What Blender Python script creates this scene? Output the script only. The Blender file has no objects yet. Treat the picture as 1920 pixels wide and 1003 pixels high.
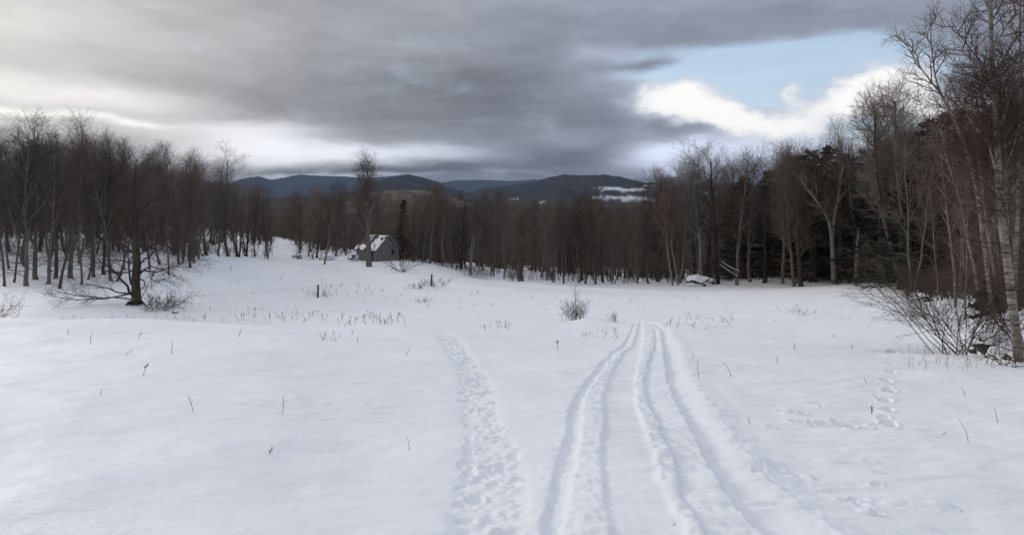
import bpy, math, random
import numpy as np
from mathutils import noise as mnoise

# ------------------------------------------------------------------ camera, sky, sun, exposure
S = bpy.context.scene
COL = S.collection
F = 1144.0            # focal length in pixels of the 1920-wide photograph
HOR = 375.0           # row of the eye-level horizon
EYE = 1.65
cd = bpy.data.cameras.new('camera')
cam = bpy.data.objects.new('camera', cd); COL.objects.link(cam)
cam.location = (0, 0, EYE); cam.rotation_euler = (math.radians(90), 0, 0)
cd.sensor_width = 36.0; cd.sensor_fit = 'HORIZONTAL'
cd.lens = 36.0 * F / 1920.0
cd.shift_y = -(501.5 - HOR) / 1920.0
cd.clip_start = 0.1; cd.clip_end = 60000
S.camera = cam
S.view_settings.view_transform = 'Standard'
S.view_settings.look = 'None'
S.view_settings.gamma = 1.0
S.view_settings.use_curve_mapping = False
S.view_settings.exposure = 0.0
S.render.engine = 'CYCLES'
try:
    S.cycles.max_bounces = 6; S.cycles.diffuse_bounces = 3; S.cycles.volume_bounces = 0
    S.cycles.transparent_max_bounces = 4
except Exception:
    pass

SUN_EL, SUN_AZ = 17.0, -50.0      # degrees; azimuth measured from the view direction, positive to the right
sd = bpy.data.lights.new('sun', 'SUN'); sun = bpy.data.objects.new('sun', sd); COL.objects.link(sun)
sd.energy = 1.35; sd.angle = math.radians(12); sd.color = (1.0, 0.965, 0.92)
sun.rotation_euler = (math.radians(90 - SUN_EL), 0, math.radians(180 - SUN_AZ))
sun.location = (-40, 20, 60)

def build_sky():
    W = bpy.data.worlds.new('World'); S.world = W; W.use_nodes = True
    nt = W.node_tree; nt.nodes.clear(); N = nt.nodes.new; L = nt.links.new
    def sock(s, v):
        if hasattr(v, 'is_linked'): L(v, s)
        else: s.default_value = v
    def M(op, a, b=0.0, c=0.0, clamp=False):
        n = N('ShaderNodeMath'); n.operation = op; n.use_clamp = clamp
        sock(n.inputs[0], a); sock(n.inputs[1], b); sock(n.inputs[2], c); return n.outputs[0]
    def V(op, a, b=(0, 0, 0)):
        n = N('ShaderNodeVectorMath'); n.operation = op
        sock(n.inputs[0], a); sock(n.inputs[1], b)
        return n.outputs['Value'] if op == 'DOT_PRODUCT' else n.outputs[0]
    def noise(vec, scale, detail, rough=0.5, color=False):
        n = N('ShaderNodeTexNoise'); n.inputs['Scale'].default_value = scale
        n.inputs['Detail'].default_value = detail; n.inputs['Roughness'].default_value = rough
        L(vec, n.inputs['Vector']); return n.outputs['Color' if color else 'Fac']
    def mixc(f, a, b):
        n = N('ShaderNodeMix'); n.data_type = 'RGBA'
        sock(n.inputs[0], f); sock(n.inputs[6], a); sock(n.inputs[7], b); return n.outputs[2]
    def smooth(x, lo, hi):
        n = N('ShaderNodeMapRange'); n.interpolation_type = 'SMOOTHSTEP'
        sock(n.inputs[0], x); n.inputs[1].default_value = lo; n.inputs[2].default_value = hi
        return n.outputs[0]
    tc = N('ShaderNodeTexCoord').outputs['Generated']
    sp = N('ShaderNodeSeparateXYZ'); L(tc, sp.inputs[0])
    az = M('ARCTAN2', sp.outputs[0], sp.outputs[1]); el = M('ARCSINE', sp.outputs[2])
    cb = N('ShaderNodeCombineXYZ'); L(az, cb.inputs[0]); L(el, cb.inputs[1])
    base = cb.outputs[0]
    st = V('MULTIPLY', tc, (1.0, 1.0, 3.2))                       # clouds flatten towards the horizon
    w1 = V('MULTIPLY', V('SUBTRACT', noise(st, 2.6, 5, 0.55, True), (0.5, 0.5, 0.5)), (0.28, 0.10, 0.0))
    soft = V('ADD', base, w1)
    w2 = V('MULTIPLY', V('SUBTRACT', noise(V('MULTIPLY', tc, (1, 1, 1.6)), 7.5, 8, 0.6, True), (0.5, 0.5, 0.5)), (0.11, 0.075, 0.0))
    puff = V('ADD', base, w2)
    def blob(vec, u, v, su, sv):
        a = math.atan((u - 960) / F); e = math.atan((HOR - v) / F * math.cos(a))
        k = math.cos(a)
        d = V('MULTIPLY', V('SUBTRACT', vec, (a, e, 0)), (F / su / k / k, F / sv / k, 0))
        return M('POWER', 0.36788, V('DOT_PRODUCT', d, d))
    def field(vec, blobs, start):
        acc = start
        for (u, v, su, sv, amp) in blobs:
            acc = M('MULTIPLY_ADD', blob(vec, u, v, su, sv), amp, acc)
        return acc
    # grey deck: brightness of the cloud base
    streak = noise(V('MULTIPLY', tc, (1.0, 1.0, 9.0)), 2.2, 6, 0.6)
    billow = noise(st, 3.4, 6, 0.55)
    up_ = M('MAXIMUM', sp.outputs[2], 0.0)
    zen = M('MULTIPLY_ADD', M('MULTIPLY', up_, up_), 0.52, M('MULTIPLY', up_, 0.34))
    lum = M('ADD', M('MULTIPLY_ADD', billow, 0.16, 0.115), zen)
    lum = M('MULTIPLY_ADD', M('SUBTRACT', streak, 0.5), 0.10, lum)
    fl = noise(V('ADD', V('MULTIPLY', tc, (1.0, 1.0, 3.6)), V('MULTIPLY', w1, (1.5, 1.5, 0))), 5.5, 9, 0.62)
    lum = M('MULTIPLY_ADD', M('SUBTRACT', fl, 0.5), 0.16, lum)
    lum = field(soft, [
        (-700, 40, 700, 330, 0.42), (-60, 50, 420, 150, 0.46), (380, 60, 360, 110, 0.10),
        (110, 172, 240, 30, 0.62), (330, 200, 120, 20, 0.10), (480, 248, 170, 26, 0.85), (650, 291, 190, 16, 0.95), (540, 276, 150, 16, 0.45), (330, 215, 110, 12, -0.08),
        (430, 292, 150, 24, 0.45), (260, 232, 170, 26, 0.34), (20, 236, 150, 14, 0.30),
        (1130, 106, 80, 20, 0.16), (1060, 270, 150, 18, 0.08), (900, 180, 330, 80, -0.07),
        (760, 322, 420, 9, -0.12), (1000, 300, 240, 20, -0.07), (960, 322, 150, 7, 0.16),
        (1255, 287, 80, 12, 0.95), (1390, 300, 190, 13, 0.55), (1240, 318, 40, 8, 0.5), (640, 331, 120, 5, 0.4),
        (1530, 285, 230, 32, 0.60), (1130, 150, 70, 40, 0.06), (1180, 210, 40, 60, 0.12), (1900, 330, 300, 60, 0.3), (-300, 330, 300, 90, 0.2)], lum)
    lum = M('MULTIPLY', lum, M('MULTIPLY_ADD', M('SUBTRACT', fl, 0.5), 0.45, 1.0))
    lum = M('MAXIMUM', lum, 0.10)
    lum = M('DIVIDE', M('MULTIPLY', lum, 1.40), M('MULTIPLY_ADD', M('MULTIPLY', lum, lum), 0.30, 1.26))
    tint = smooth(az, -0.75, 0.25)
    grey = mixc(tint, (1.0, 0.975, 0.93, 1), (0.87, 0.95, 1.16, 1))
    gs = N('ShaderNodeVectorMath'); gs.operation = 'SCALE'; L(grey, gs.inputs[0]); L(lum, gs.inputs[3])
    deck = gs.outputs[0]
    pn = noise(V('MULTIPLY', tc, (1, 1, 1.7)), 10.0, 9, 0.62)
    # openings: blue sky seen through the deck
    sky = N('ShaderNodeTexSky'); sky.sky_type = 'NISHITA'; sky.sun_disc = False
    sky.sun_elevation = math.radians(SUN_EL); sky.sun_rotation = math.radians(SUN_AZ % 360)
    sky.air_density = 1.0; sky.dust_density = 0.4; sky.ozone_density = 1.2
    bs = N('ShaderNodeVectorMath'); bs.operation = 'SCALE'; L(sky.outputs[0], bs.inputs[0]); bs.inputs[3].default_value = 0.15
    op = field(soft, [(1480, 120, 180, 48, 1.25), (1600, 150, 130, 50, 0.8), (1340, 135, 150, 42, 0.75), (1430, 185, 160, 60, 1.1), (1290, 170, 90, 40, .5), (1640, 230, 120, 50, .8), (1200, 105, 80, 20, 0.4),
                      (80, 208, 190, 12, 0.42), (250, 228, 120, 9, 0.36), (1265, 122, 75, 14, -0.7)], M('MULTIPLY_ADD', M('SUBTRACT', billow, 0.5), 0.9, M('MULTIPLY', M('SUBTRACT', pn, 0.5), 0.7)))
    veil = mixc(M('MULTIPLY_ADD', streak, 0.5, 0.12), bs.outputs[0], (0.80, 0.92, 1.12, 1))
    col = mixc(smooth(op, 0.05, 0.95), deck, veil)
    # sunlit cumulus in the opening
    cu = field(puff, [(1250, 180, 62, 30, 1.15), (1320, 204, 70, 24, 1.0), (1610, 178, 85, 34, 1.15), (1690, 186, 80, 46, 1.1),
                      (1435, 244, 115, 26, 1.25), (1380, 222, 60, 18, 0.7), (1485, 168, 26, 24, 0.85), (1545, 205, 55, 24, 0.75), (1800, 215, 120, 60, 0.8),
                      (1430, 188, 40, 16, -0.2), (1650, 160, 90, 30, 0.5), (1245, 248, 90, 12, -0.45), (1575, 252, 45, 12, -0.45), (1340, 228, 90, 20, 0.45)],
               M('MULTIPLY', M('SUBTRACT', pn, 0.5), 1.7))
    cm = smooth(cu, 0.12, 0.95)
    shade = smooth(M('MULTIPLY_ADD', pn, 0.5, cu), 0.5, 1.6)
    white = mixc(shade, (0.58, 0.63, 0.74, 1), (1.06, 1.05, 1.03, 1))
    col = mixc(cm, col, white)
    # below the horizon: dull snow-and-forest light
    col = mixc(smooth(sp.outputs[2], -0.06, 0.0), (0.16, 0.17, 0.19, 1), col)
    bg = N('ShaderNodeBackground'); L(col, bg.inputs[0]); bg.inputs[1].default_value = 1.0
    out = N('ShaderNodeOutputWorld'); L(bg.outputs[0], out.inputs[0])
build_sky()

# ------------------------------------------------------------------ helpers
def tag(o, label=None, cat=None, group=None, kind=None):
    if label: o['label'] = label
    if cat: o['category'] = cat
    if group: o['group'] = group
    if kind: o['kind'] = kind
    return o

def mesh_np(name, V, faces):
    """V (n,3); faces: list of int arrays (m,3) or (m,4)."""
    me = bpy.data.meshes.new(name)
    V = np.asarray(V, dtype=np.float32)
    me.vertices.add(len(V)); me.vertices.foreach_set('co', V.ravel())
    faces = [f for f in faces if len(f)]
    idx = np.concatenate([f.ravel() for f in faces]).astype(np.int32)
    tot = np.concatenate([np.full(len(f), f.shape[1]) for f in faces]).astype(np.int32)
    st = np.concatenate([[0], np.cumsum(tot)[:-1]]).astype(np.int32)
    me.loops.add(len(idx)); me.loops.foreach_set('vertex_index', idx)
    me.polygons.add(len(tot)); me.polygons.foreach_set('loop_start', st)
    me.polygons.foreach_set('loop_total', tot)
    me.polygons.foreach_set('use_smooth', np.ones(len(tot), dtype=bool))
    me.update(calc_edges=True)
    return me

def obj(name, me, mat=None, parent=None, loc=None):
    o = bpy.data.objects.new(name, me); COL.objects.link(o)
    if mat and me is not None and not me.materials: me.materials.append(mat)
    if parent: o.parent = parent
    if loc is not None: o.location = loc
    return o

def empty(name, loc, rz=0.0, s=1.0):
    o = bpy.data.objects.new(name, None); COL.objects.link(o)
    o.location = loc; o.rotation_euler = (0, 0, rz); o.scale = (s, s, s); o.empty_display_size = 0.3
    return o

class Geo:
    def __init__(g): g.V = []; g.Q = []; g.T = []; g.n = 0
    def add(g, V, Q=None, T=None):
        V = np.asarray(V, float).reshape(-1, 3)
        if Q is not None and len(Q): g.Q.append(np.asarray(Q) + g.n)
        if T is not None and len(T): g.T.append(np.asarray(T) + g.n)
        g.V.append(V); g.n += len(V)
    def tubes(g, P, R, k):
        P = np.asarray(P, float); R = np.asarray(R, float)
        if len(P) == 0: return
        N, Sg, _ = P.shape
        T = np.gradient(P, axis=1); T /= np.linalg.norm(T, axis=2, keepdims=True) + 1e-9
        ref = np.where(np.abs(T[..., 2:3]) > 0.9, np.array([1., 0, 0]), np.array([0, 0, 1.]))
        ref = np.broadcast_to(ref[:, :1], T.shape)
        A = np.cross(T, ref); A /= np.linalg.norm(A, axis=2, keepdims=True) + 1e-9
        B = np.cross(T, A)
        th = np.arange(k) * 2 * math.pi / k
        ring = A[:, :, None] * np.cos(th)[None, None, :, None] + B[:, :, None] * np.sin(th)[None, None, :, None]
        V = P[:, :, None] + ring * R[:, :, None, None]
        i = np.arange(N)[:, None, None] * Sg * k; s = np.arange(Sg - 1)[None, :, None] * k; j = np.arange(k)[None, None]
        j2 = (j + 1) % k
        Q = np.stack([i + s + j, i + s + j2, i + s + k + j2, i + s + k + j], -1).reshape(-1, 4)
        g.add(V, Q=Q)
    def spikes(g, A, B, r):
        """three-sided tapering prisms from A to B"""
        A = np.asarray(A, float); B = np.asarray(B, float)
        if len(A) == 0: return
        T = B - A; T /= np.linalg.norm(T, axis=1, keepdims=True) + 1e-9
        ref = np.where(np.abs(T[:, 2:3]) > 0.9, np.array([1., 0, 0]), np.array([0, 0, 1.]))
        X = np.cross(T, ref); X /= np.linalg.norm(X, axis=1, keepdims=True) + 1e-9
        Y = np.cross(T, X); r = np.broadcast_to(np.asarray(r, float), (len(A),))[:, None]
        V = np.stack([A + X * r, A - X * r * .5 + Y * r * .866, A - X * r * .5 - Y * r * .866, B], 1)
        i = np.arange(len(A))[:, None] * 4
        T_ = np.concatenate([i + np.array([[0, 1, 3]]), i + np.array([[1, 2, 3]]), i + np.array([[2, 0, 3]])])
        g.add(V, T=T_)
    def box(g, x0, x1, y0, y1, z0, z1):
        V = [(x, y, z) for z in (z0, z1) for y in (y0, y1) for x in (x0, x1)]
        g.add(V, Q=[(0, 2, 3, 1), (4, 5, 7, 6), (0, 1, 5, 4), (2, 6, 7, 3), (0, 4, 6, 2), (1, 3, 7, 5)])
    def mesh(g, name):
        return mesh_np(name, np.concatenate(g.V), ([np.concatenate(g.Q)] if g.Q else []) + ([np.concatenate(g.T)] if g.T else []))

def vnoise(x, y, seed=0, oct=4, gain=0.5):
    """smooth value noise on arrays, about -1..1"""
    x = np.asarray(x, float); y = np.asarray(y, float); out = 0; a = 1.0; tot = 0
    for o in range(oct):
        xi = np.floor(x).astype(np.int64); yi = np.floor(y).astype(np.int64)
        fx = x - xi; fy = y - yi; fx = fx * fx * fx * (fx * (fx * 6 - 15) + 10); fy = fy * fy * fy * (fy * (fy * 6 - 15) + 10)
        def h(i, j):
            n = (i * 374761393 + j * 668265263 + (seed + o) * 1274126177) & 0xffffffff
            n = ((n ^ (n >> 13)) * 1274126177) & 0xffffffff
            return ((n ^ (n >> 16)) & 0xffff) / 32767.5 - 1.0
        v = (h(xi, yi) * (1 - fx) + h(xi + 1, yi) * fx) * (1 - fy) + (h(xi, yi + 1) * (1 - fx) + h(xi + 1, yi + 1) * fx) * fy
        out = out + a * v; tot += a; a *= gain; x = x * 2.03 + 17.1; y = y * 2.03 + 5.3
    return out / tot

# ------------------------------------------------------------------ materials
def material(name, build, rough=0.9, spec=0.2):
    m = bpy.data.materials.new(name); m.use_nodes = True
    nt = m.node_tree; b = nt.nodes['Principled BSDF']
    b.inputs['Roughness'].default_value = rough
    b.inputs['Specular IOR Level'].default_value = spec
    build(nt, b); return m
def nn(nt, vec, scale, detail=4, rough=0.55):
    n = nt.nodes.new('ShaderNodeTexNoise'); n.inputs['Scale'].default_value = scale
    n.inputs['Detail'].default_value = detail; n.inputs['Roughness'].default_value = rough
    if vec: nt.links.new(vec, n.inputs['Vector'])
    return n.outputs['Fac']
def ramp(nt, fac, stops):
    r = nt.nodes.new('ShaderNodeValToRGB'); e = r.color_ramp.elements
    while len(e) < len(stops): e.new(0.5)
    for k, (p, c) in enumerate(stops):
        e[k].position = p; e[k].color = (c[0], c[1], c[2], 1)
    nt.links.new(fac, r.inputs[0]); return r.outputs[0]
def coords(nt, which='Object', scale=(1, 1, 1)):
    t = nt.nodes.new('ShaderNodeTexCoord'); m = nt.nodes.new('ShaderNodeMapping')
    m.inputs['Scale'].default_value = scale
    nt.links.new(t.outputs[which], m.inputs[0]); return m.outputs[0]
def bump(nt, b, h, strength, dist, prev=None):
    n = nt.nodes.new('ShaderNodeBump'); n.inputs['Strength'].default_value = strength
    n.inputs['Distance'].default_value = dist; nt.links.new(h, n.inputs['Height'])
    if prev: nt.links.new(prev, n.inputs['Normal'])
    nt.links.new(n.outputs[0], b.inputs['Normal']); return n.outputs[0]

def m_snow(nt, b):
    c = coords(nt, 'Object')
    col = ramp(nt, nn(nt, c, 0.35, 5), [(0.3, (0.80, 0.825, 0.86)), (0.7, (0.86, 0.875, 0.90))])
    nt.links.new(col, b.inputs['Base Color'])
    p = bump(nt, b, nn(nt, c, 2.6, 6, 0.58), 0.5, 0.06)
    st = coords(nt, 'Object', (2.2, 9.0, 4.0))
    p = bump(nt, b, nn(nt, st, 0.55, 5, 0.6), 0.5, 0.05, p)
    bump(nt, b, nn(nt, c, 45, 4, 0.75), 0.28, 0.010, p)
SNOW = material('snow', m_snow, 0.6, 0.18)
def m_snowp(nt, b):
    c = coords(nt, 'Object')
    nt.links.new(ramp(nt, nn(nt, c, 3, 4), [(0.3, (0.78, 0.80, 0.84)), (0.7, (0.86, 0.87, 0.89))]), b.inputs['Base Color'])
    bump(nt, b, nn(nt, c, 12, 4), 0.4, 0.03)
SNOWP = material('snow_patch', m_snowp, 0.6, 0.3)

def bark(name, c0, c1, c2=None, vary=0.42):
    def f(nt, b):
        c = coords(nt, 'Object', (6, 6, 1.2))
        n = nn(nt, c, 1.4, 5, 0.65)
        col = ramp(nt, n, [(0.3, c0), (0.7, c1)] if c2 is None else [(0.28, c0), (0.55, c1), (0.75, c2)])
        oi = nt.nodes.new('ShaderNodeObjectInfo')
        mr = nt.nodes.new('ShaderNodeMapRange'); mr.inputs[3].default_value = 1 - vary; mr.inputs[4].default_value = 1 + vary
        nt.links.new(oi.outputs['Random'], mr.inputs[0])
        sc = nt.nodes.new('ShaderNodeVectorMath'); sc.operation = 'SCALE'
        nt.links.new(col, sc.inputs[0]); nt.links.new(mr.outputs[0], sc.inputs[3])
        nt.links.new(sc.outputs[0], b.inputs['Base Color'])
        bump(nt, b, n, 0.7, 0.02)
    return material(name, f, 0.92, 0.12)
BARK = bark('grey_bark', (0.07, 0.060, 0.052), (0.20, 0.175, 0.152))
BARKD = bark('dark_bark', (0.034, 0.028, 0.023), (0.10, 0.083, 0.068))
TWIG = bark('brown_twigs', (0.098, 0.074, 0.058), (0.185, 0.145, 0.117), vary=0.5)
TWIGG = bark('grey_twigs', (0.080, 0.074, 0.068), (0.175, 0.162, 0.150), vary=0.5)
TWIGD = bark('dark_twigs', (0.045, 0.036, 0.030), (0.105, 0.086, 0.072), vary=0.5)
TWIGR = bark('reddish_twigs', (0.085, 0.058, 0.048), (0.16, 0.112, 0.094))
PALE = bark('pale_bark', (0.12, 0.108, 0.095), (0.27, 0.245, 0.22))
WEED = bark('dry_weed', (0.05, 0.035, 0.025), (0.16, 0.115, 0.08))
WEEDL = bark('straw_weed', (0.16, 0.13, 0.10), (0.34, 0.29, 0.23))
NEEDLE = bark('dark_needles', (0.012, 0.017, 0.012), (0.034, 0.044, 0.028))
POST = bark('weathered_post', (0.04, 0.037, 0.034), (0.12, 0.11, 0.10))
def m_birch(nt, b):
    c = coords(nt, 'Object', (2.0, 2.0, 14.0))
    n = nn(nt, c, 1.6, 5, 0.7)
    big = nn(nt, coords(nt, 'Object', (1, 1, 0.9)), 2.0, 3)
    mx = nt.nodes.new('ShaderNodeMath'); mx.operation = 'MULTIPLY_ADD'; mx.inputs[1].default_value = 0.5
    nt.links.new(big, mx.inputs[0]); nt.links.new(n, mx.inputs[2])
    col = ramp(nt, mx.outputs[0], [(0.60, (0.035, 0.03, 0.028)), (0.70, (0.15, 0.125, 0.105)), (0.90, (0.33, 0.30, 0.265))])
    nt.links.new(col, b.inputs['Base Color']); bump(nt, b, n, 0.5, 0.01)
BIRCH = material('birch_bark', m_birch, 0.8, 0.2)
def m_rock(nt, b):
    c = coords(nt, 'Object')
    nt.links.new(ramp(nt, nn(nt, c, 3.5, 6, 0.65), [(0.3, (0.02, 0.021, 0.017)), (0.55, (0.055, 0.055, 0.045)), (0.8, (0.14, 0.135, 0.12))]), b.inputs['Base Color'])
    bump(nt, b, nn(nt, c, 9, 6), 0.8, 0.04)
ROCK = material('mossy_stone', m_rock, 0.95, 0.15)
def m_board(nt, b):
    c = coords(nt, 'Object', (1, 1, 0.15))
    n = nn(nt, c, 7, 5, 0.6)
    nt.links.new(ramp(nt, n, [(0.3, (0.13, 0.12, 0.115)), (0.7, (0.27, 0.25, 0.24))]), b.inputs['Base Color'])
    bump(nt, b, n, 0.6, 0.02)
BOARD = material('weathered_boards', m_board, 0.9, 0.15)
def m_dark(nt, b):
    nt.links.new(ramp(nt, nn(nt, coords(nt), 6, 4), [(0.3, (0.015, 0.014, 0.014)), (0.7, (0.04, 0.037, 0.035))]), b.inputs['Base Color'])
DARK = material('dark_opening', m_dark, 0.9, 0.2)
def m_roof(nt, b):
    c = coords(nt, 'Object', (3.5, 1, 1))
    nt.links.new(ramp(nt, nn(nt, c, 3, 5), [(0.3, (0.035, 0.033, 0.033)), (0.7, (0.11, 0.10, 0.098))]), b.inputs['Base Color'])
    bump(nt, b, nn(nt, c, 4, 4), 0.6, 0.03)
ROOFM = material('old_roof', m_roof, 0.85, 0.2)
def m_wire(nt, b):
    nt.links.new(ramp(nt, nn(nt, coords(nt), 5, 3), [(0.3, (0.30, 0.29, 0.28)), (0.7, (0.42, 0.41, 0.40))]), b.inputs['Base Color'])
WIREM = material('fence_wire', m_wire, 0.5, 0.4)

def forest_mat(name, dark, light, snow_amt, sc):
    def f(nt, b):
        c = coords(nt, 'Object', (1, 1, 1))
        n1 = nn(nt, c, sc, 6, 0.65); n2 = nn(nt, c, sc * 0.12, 4, 0.55)
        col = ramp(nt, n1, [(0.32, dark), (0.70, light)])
        m = nt.nodes.new('ShaderNodeMix'); m.data_type = 'RGBA'
        mr = nt.nodes.new('ShaderNodeMapRange'); mr.inputs[1].default_value = 0.66 - snow_amt; mr.inputs[2].default_value = 0.70 - snow_amt * 0.9
        nt.links.new(n2, mr.inputs[0]); nt.links.new(mr.outputs[0], m.inputs[0])
        nt.links.new(col, m.inputs[6]); m.inputs[7].default_value = (0.55, 0.57, 0.6, 1)
        at = nt.nodes.new('ShaderNodeAttribute'); at.attribute_name = 'open_field'
        m2 = nt.nodes.new('ShaderNodeMix'); m2.data_type = 'RGBA'
        nt.links.new(at.outputs['Fac'], m2.inputs[0]); nt.links.new(m.outputs[2], m2.inputs[6]); m2.inputs[7].default_value = (0.80, 0.82, 0.86, 1)
        nt.links.new(m2.outputs[2], b.inputs['Base Color'])
        bump(nt, b, n1, 0.8, 12.0)
    return material(name, f, 1.0, 0.0)
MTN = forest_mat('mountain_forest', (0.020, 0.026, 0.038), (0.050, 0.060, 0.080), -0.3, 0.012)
HILLM = forest_mat('hill_forest', (0.022, 0.021, 0.022), (0.062, 0.058, 0.056), -0.3, 0.02)
SUNLITM = forest_mat('painted_sun_hillside', (0.05, 0.043, 0.035), (0.24, 0.195, 0.14), -0.3, 0.022)  # sun breaking through onto the foothill, painted into the woods as pale tan
VALM = forest_mat('valley_forest', (0.013, 0.016, 0.020), (0.040, 0.042, 0.045), 0.03, 0.03)

# ------------------------------------------------------------------ the ground: one snow sheet
CP = []      # control points: photo column, photo row, distance
def cp(*a): CP.extend(a)
cp((960, 996, 3.5), (960, 794, 6), (960, 690, 10), (960, 638, 16), (960, 606, 24), (960, 577, 40), (960, 553, 60), (950, 532, 80))
cp((1250, 996, 3.5), (1250, 800, 6), (1250, 692, 10), (1250, 645, 15), (1230, 612, 22), (1250, 575, 42))
cp((200, 1000, 3.35), (200, 840, 4.9), (200, 700, 7.6), (200, 640, 10.2), (200, 600, 13.6), (200, 668, 17.5), (200, 668, 21), (200, 612, 27.5), (350, 660, 20), (350, 612, 27), (50, 668, 19), (50, 612, 27), (255, 571, 32), (150, 552, 40), (60, 534, 46), (200, 510, 58))
cp((-150, 840, 4.9), (-150, 660, 9), (-150, 604, 13.5), (-150, 660, 20), (-150, 600, 28), (-150, 560, 34), (-100, 500, 55))
cp((430, 840, 5.0), (430, 660, 9.3), (430, 608, 14), (430, 640, 19), (430, 606, 26), (430, 575, 36), (430, 540, 55), (420, 500, 72), (380, 482, 80))
cp((640, 860, 5.0), (640, 680, 9.5), (640, 622, 15.5), (640, 606, 21), (600, 585, 36), (596, 558, 58), (560, 520, 76), (500, 482, 98), (530, 457, 135))
cp((691, 500, 90), (705, 488, 100), (809, 541, 62), (760, 515, 80), (800, 495, 94), (900, 522, 92), (1000, 527, 84))
cp((1100, 533, 82), (1100, 547, 66), (1100, 575, 40), (1300, 533, 78), (1300, 556, 56), (1500, 533, 70), (1700, 535, 53), (1500, 580, 34), (1500, 655, 15.5), (1500, 760, 7.7), (1500, 900, 4.9))
cp((1780, 560, 34), (1700, 600, 25), (1700, 660, 15.2), (1750, 760, 8), (1850, 690, 11.6), (1880, 800, 6.9), (1820, 655, 15), (1900, 608, 19), (1860, 585, 24), (2000, 560, 25), (2100, 540, 32), (1900, 540, 40))
cp((1600, 512, 74), (1400, 515, 95), (1400, 524, 130), (1250, 524, 100), (1100, 516, 105), (980, 508, 108), (980, 520, 150), (1150, 524, 150), (820, 492, 125), (1700, 515, 80), (700, 470, 128), (600, 468, 125), (300, 455, 92), (100, 447, 72), (-200, 440, 75), (1800, 520, 60), (2200, 500, 70))
cp((0, 425, 125), (400, 430, 150), (960, 515, 200), (1500, 520, 180), (2000, 500, 130), (960, 500, 300), (100, 440, 260), (1800, 500, 260))
pts = np.array([((u - 960) / F * D, D, EYE - (v - HOR) / F * D) for u, v, D in CP] +
               [(0, 0, 0), (4, 0, -0.02), (-4, 0, 0.02), (12, 0, -0.3), (-12, 0, 0.05), (0, -12, 0.7), (25, -12, 0.6), (-25, -12, 0.9), (-30, 5, -0.2), (30, 3, -0.4), (0, -45, 3.0), (60, -40, 3), (-60, -40, 3.2), (80, 20, 1.0), (-80, 20, 0.5), (-70, 0, 1.0)])
def U(r2): return np.where(r2 > 0, r2 * np.log(r2 + 1e-12), 0)
_n = len(pts); A = np.zeros((_n + 3, _n + 3))
A[:_n, :_n] = U(((pts[:, None, :2] - pts[None, :, :2]) ** 2).sum(-1))
A[:_n, :_n] += np.eye(_n) * 0.03
A[:_n, _n] = 1; A[:_n, _n + 1:] = pts[:, :2]; A[_n:, :_n] = A[:_n, _n:].T
wts = np.linalg.solve(A, np.concatenate([pts[:, 2], [0, 0, 0]]))
def base_z(x, y):
    x = np.asarray(x, float); y = np.asarray(y, float)
    z = wts[_n] + wts[_n + 1] * x + wts[_n + 2] * y
    for k in range(_n): z = z + wts[k] * U((x - pts[k, 0]) ** 2 + (y - pts[k, 1]) ** 2)
    return z
def hit(u, v, d0=2.0, d1=150.0):
    """where the line of sight through a photo pixel meets the base ground"""
    D = np.geomspace(d0, d1, 1500)
    g = base_z((u - 960) / F * D, D); r = EYE - (v - HOR) / F * D
    k = int(np.argmax(r < g)) if (r < g).any() else int(np.argmin(np.where(D > 20, r - g, 1e9)))
    return (u - 960) / F * D[k], D[k]

def axis(lo, hi, c0, c1, step, grow, mx, knee=None, grow2=1.0):
    a = [c0]; 
    while a[-1] < c1: a.append(a[-1] + step)
    s = step; x = a[-1]
    while x < hi: s = min(s * (grow if knee is None or x > knee else grow2), mx); x += s; a.append(x)
    s = step; x = c0; b = []
    while x > lo: s = min(s * grow, mx); x -= s; b.append(x)
    return np.array(b[::-1] + a)
gx = axis(-240, 240, -1.2, 4.0, 0.019, 1.022, 3.0, 11.5, 1.0052)
gy = axis(-45, 330, 2.6, 9.0, 0.022, 1.0095, 3.0, 18.0, 1.006)
gy = np.concatenate([axis(-45, 2.5, 2.5, 2.5, 0.05, 1.12, 4.0)[:-1], gy[gy >= 2.55]])
X, Y = np.meshgrid(gx, gy)
Z = base_z(X, Y)
near = np.clip(1.0 - (Y - 40) / 60, 0.25, 1)
Z += 0.05 * near * vnoise(X * 0.35, Y * 0.35, 3, 3) + 0.05 * vnoise(X * 0.9 + 0.4 * Y, Y * 1.1 - 0.2 * X, 5, 3)
sast = vnoise(X * 0.8 + Y * 0.5, Y * 3.0 - X * 0.9, 9, 4)
Z += 0.030 * np.clip(np.abs(sast) * -1 + 0.35, -0.4, 1) * np.clip((X + 2) / 3.0, 0.35, 1.0)
Z += 0.006 * vnoise(X * 4 + Y, Y * 5.5, 11, 4) * np.exp(-np.maximum(Y - 3, 0) / 14)

# vehicle tracks: seven edges read row by row, carried onto the ground
ROWS = [(606, (1190, 1193, 1198, 1204, 1216, 1224, 1236)), (620, (1183, 1187, 1195, 1206, 1228, 1240, 1256)), (650, (1167, 1175, 1186, 1203, 1229, 1244, 1272)),
        (680, (1132, 1143, 1160, 1198, 1219, 1248, 1280)), (710, (1108, 1119, 1143, 1191, 1210, 1255, 1292)), (750, (1077, 1094, 1132, 1193, 1216, 1274, 1319)),
        (800, (1067, 1092, 1135, 1206, 1240, 1301, 1354)), (850, (1054, 1082, 1127, 1222, 1262, 1325, 1395)), (900, (1037, 1070, 1133, 1240, 1276, 1359, 1445)),
        (950, (1028, 1063, 1136, 1266, 1292, 1402, 1520)), (1003, (1020, 1052, 1150, 1285, 1322, 1455, 1590))]
ty = []; te = []
for v, us in ROWS[::-1]:
    _, D = hit(1220, v); ty.append(D); te.append([(u - 960) / F * D for u in us])
ty = np.array(ty); te = np.array(te)
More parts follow.
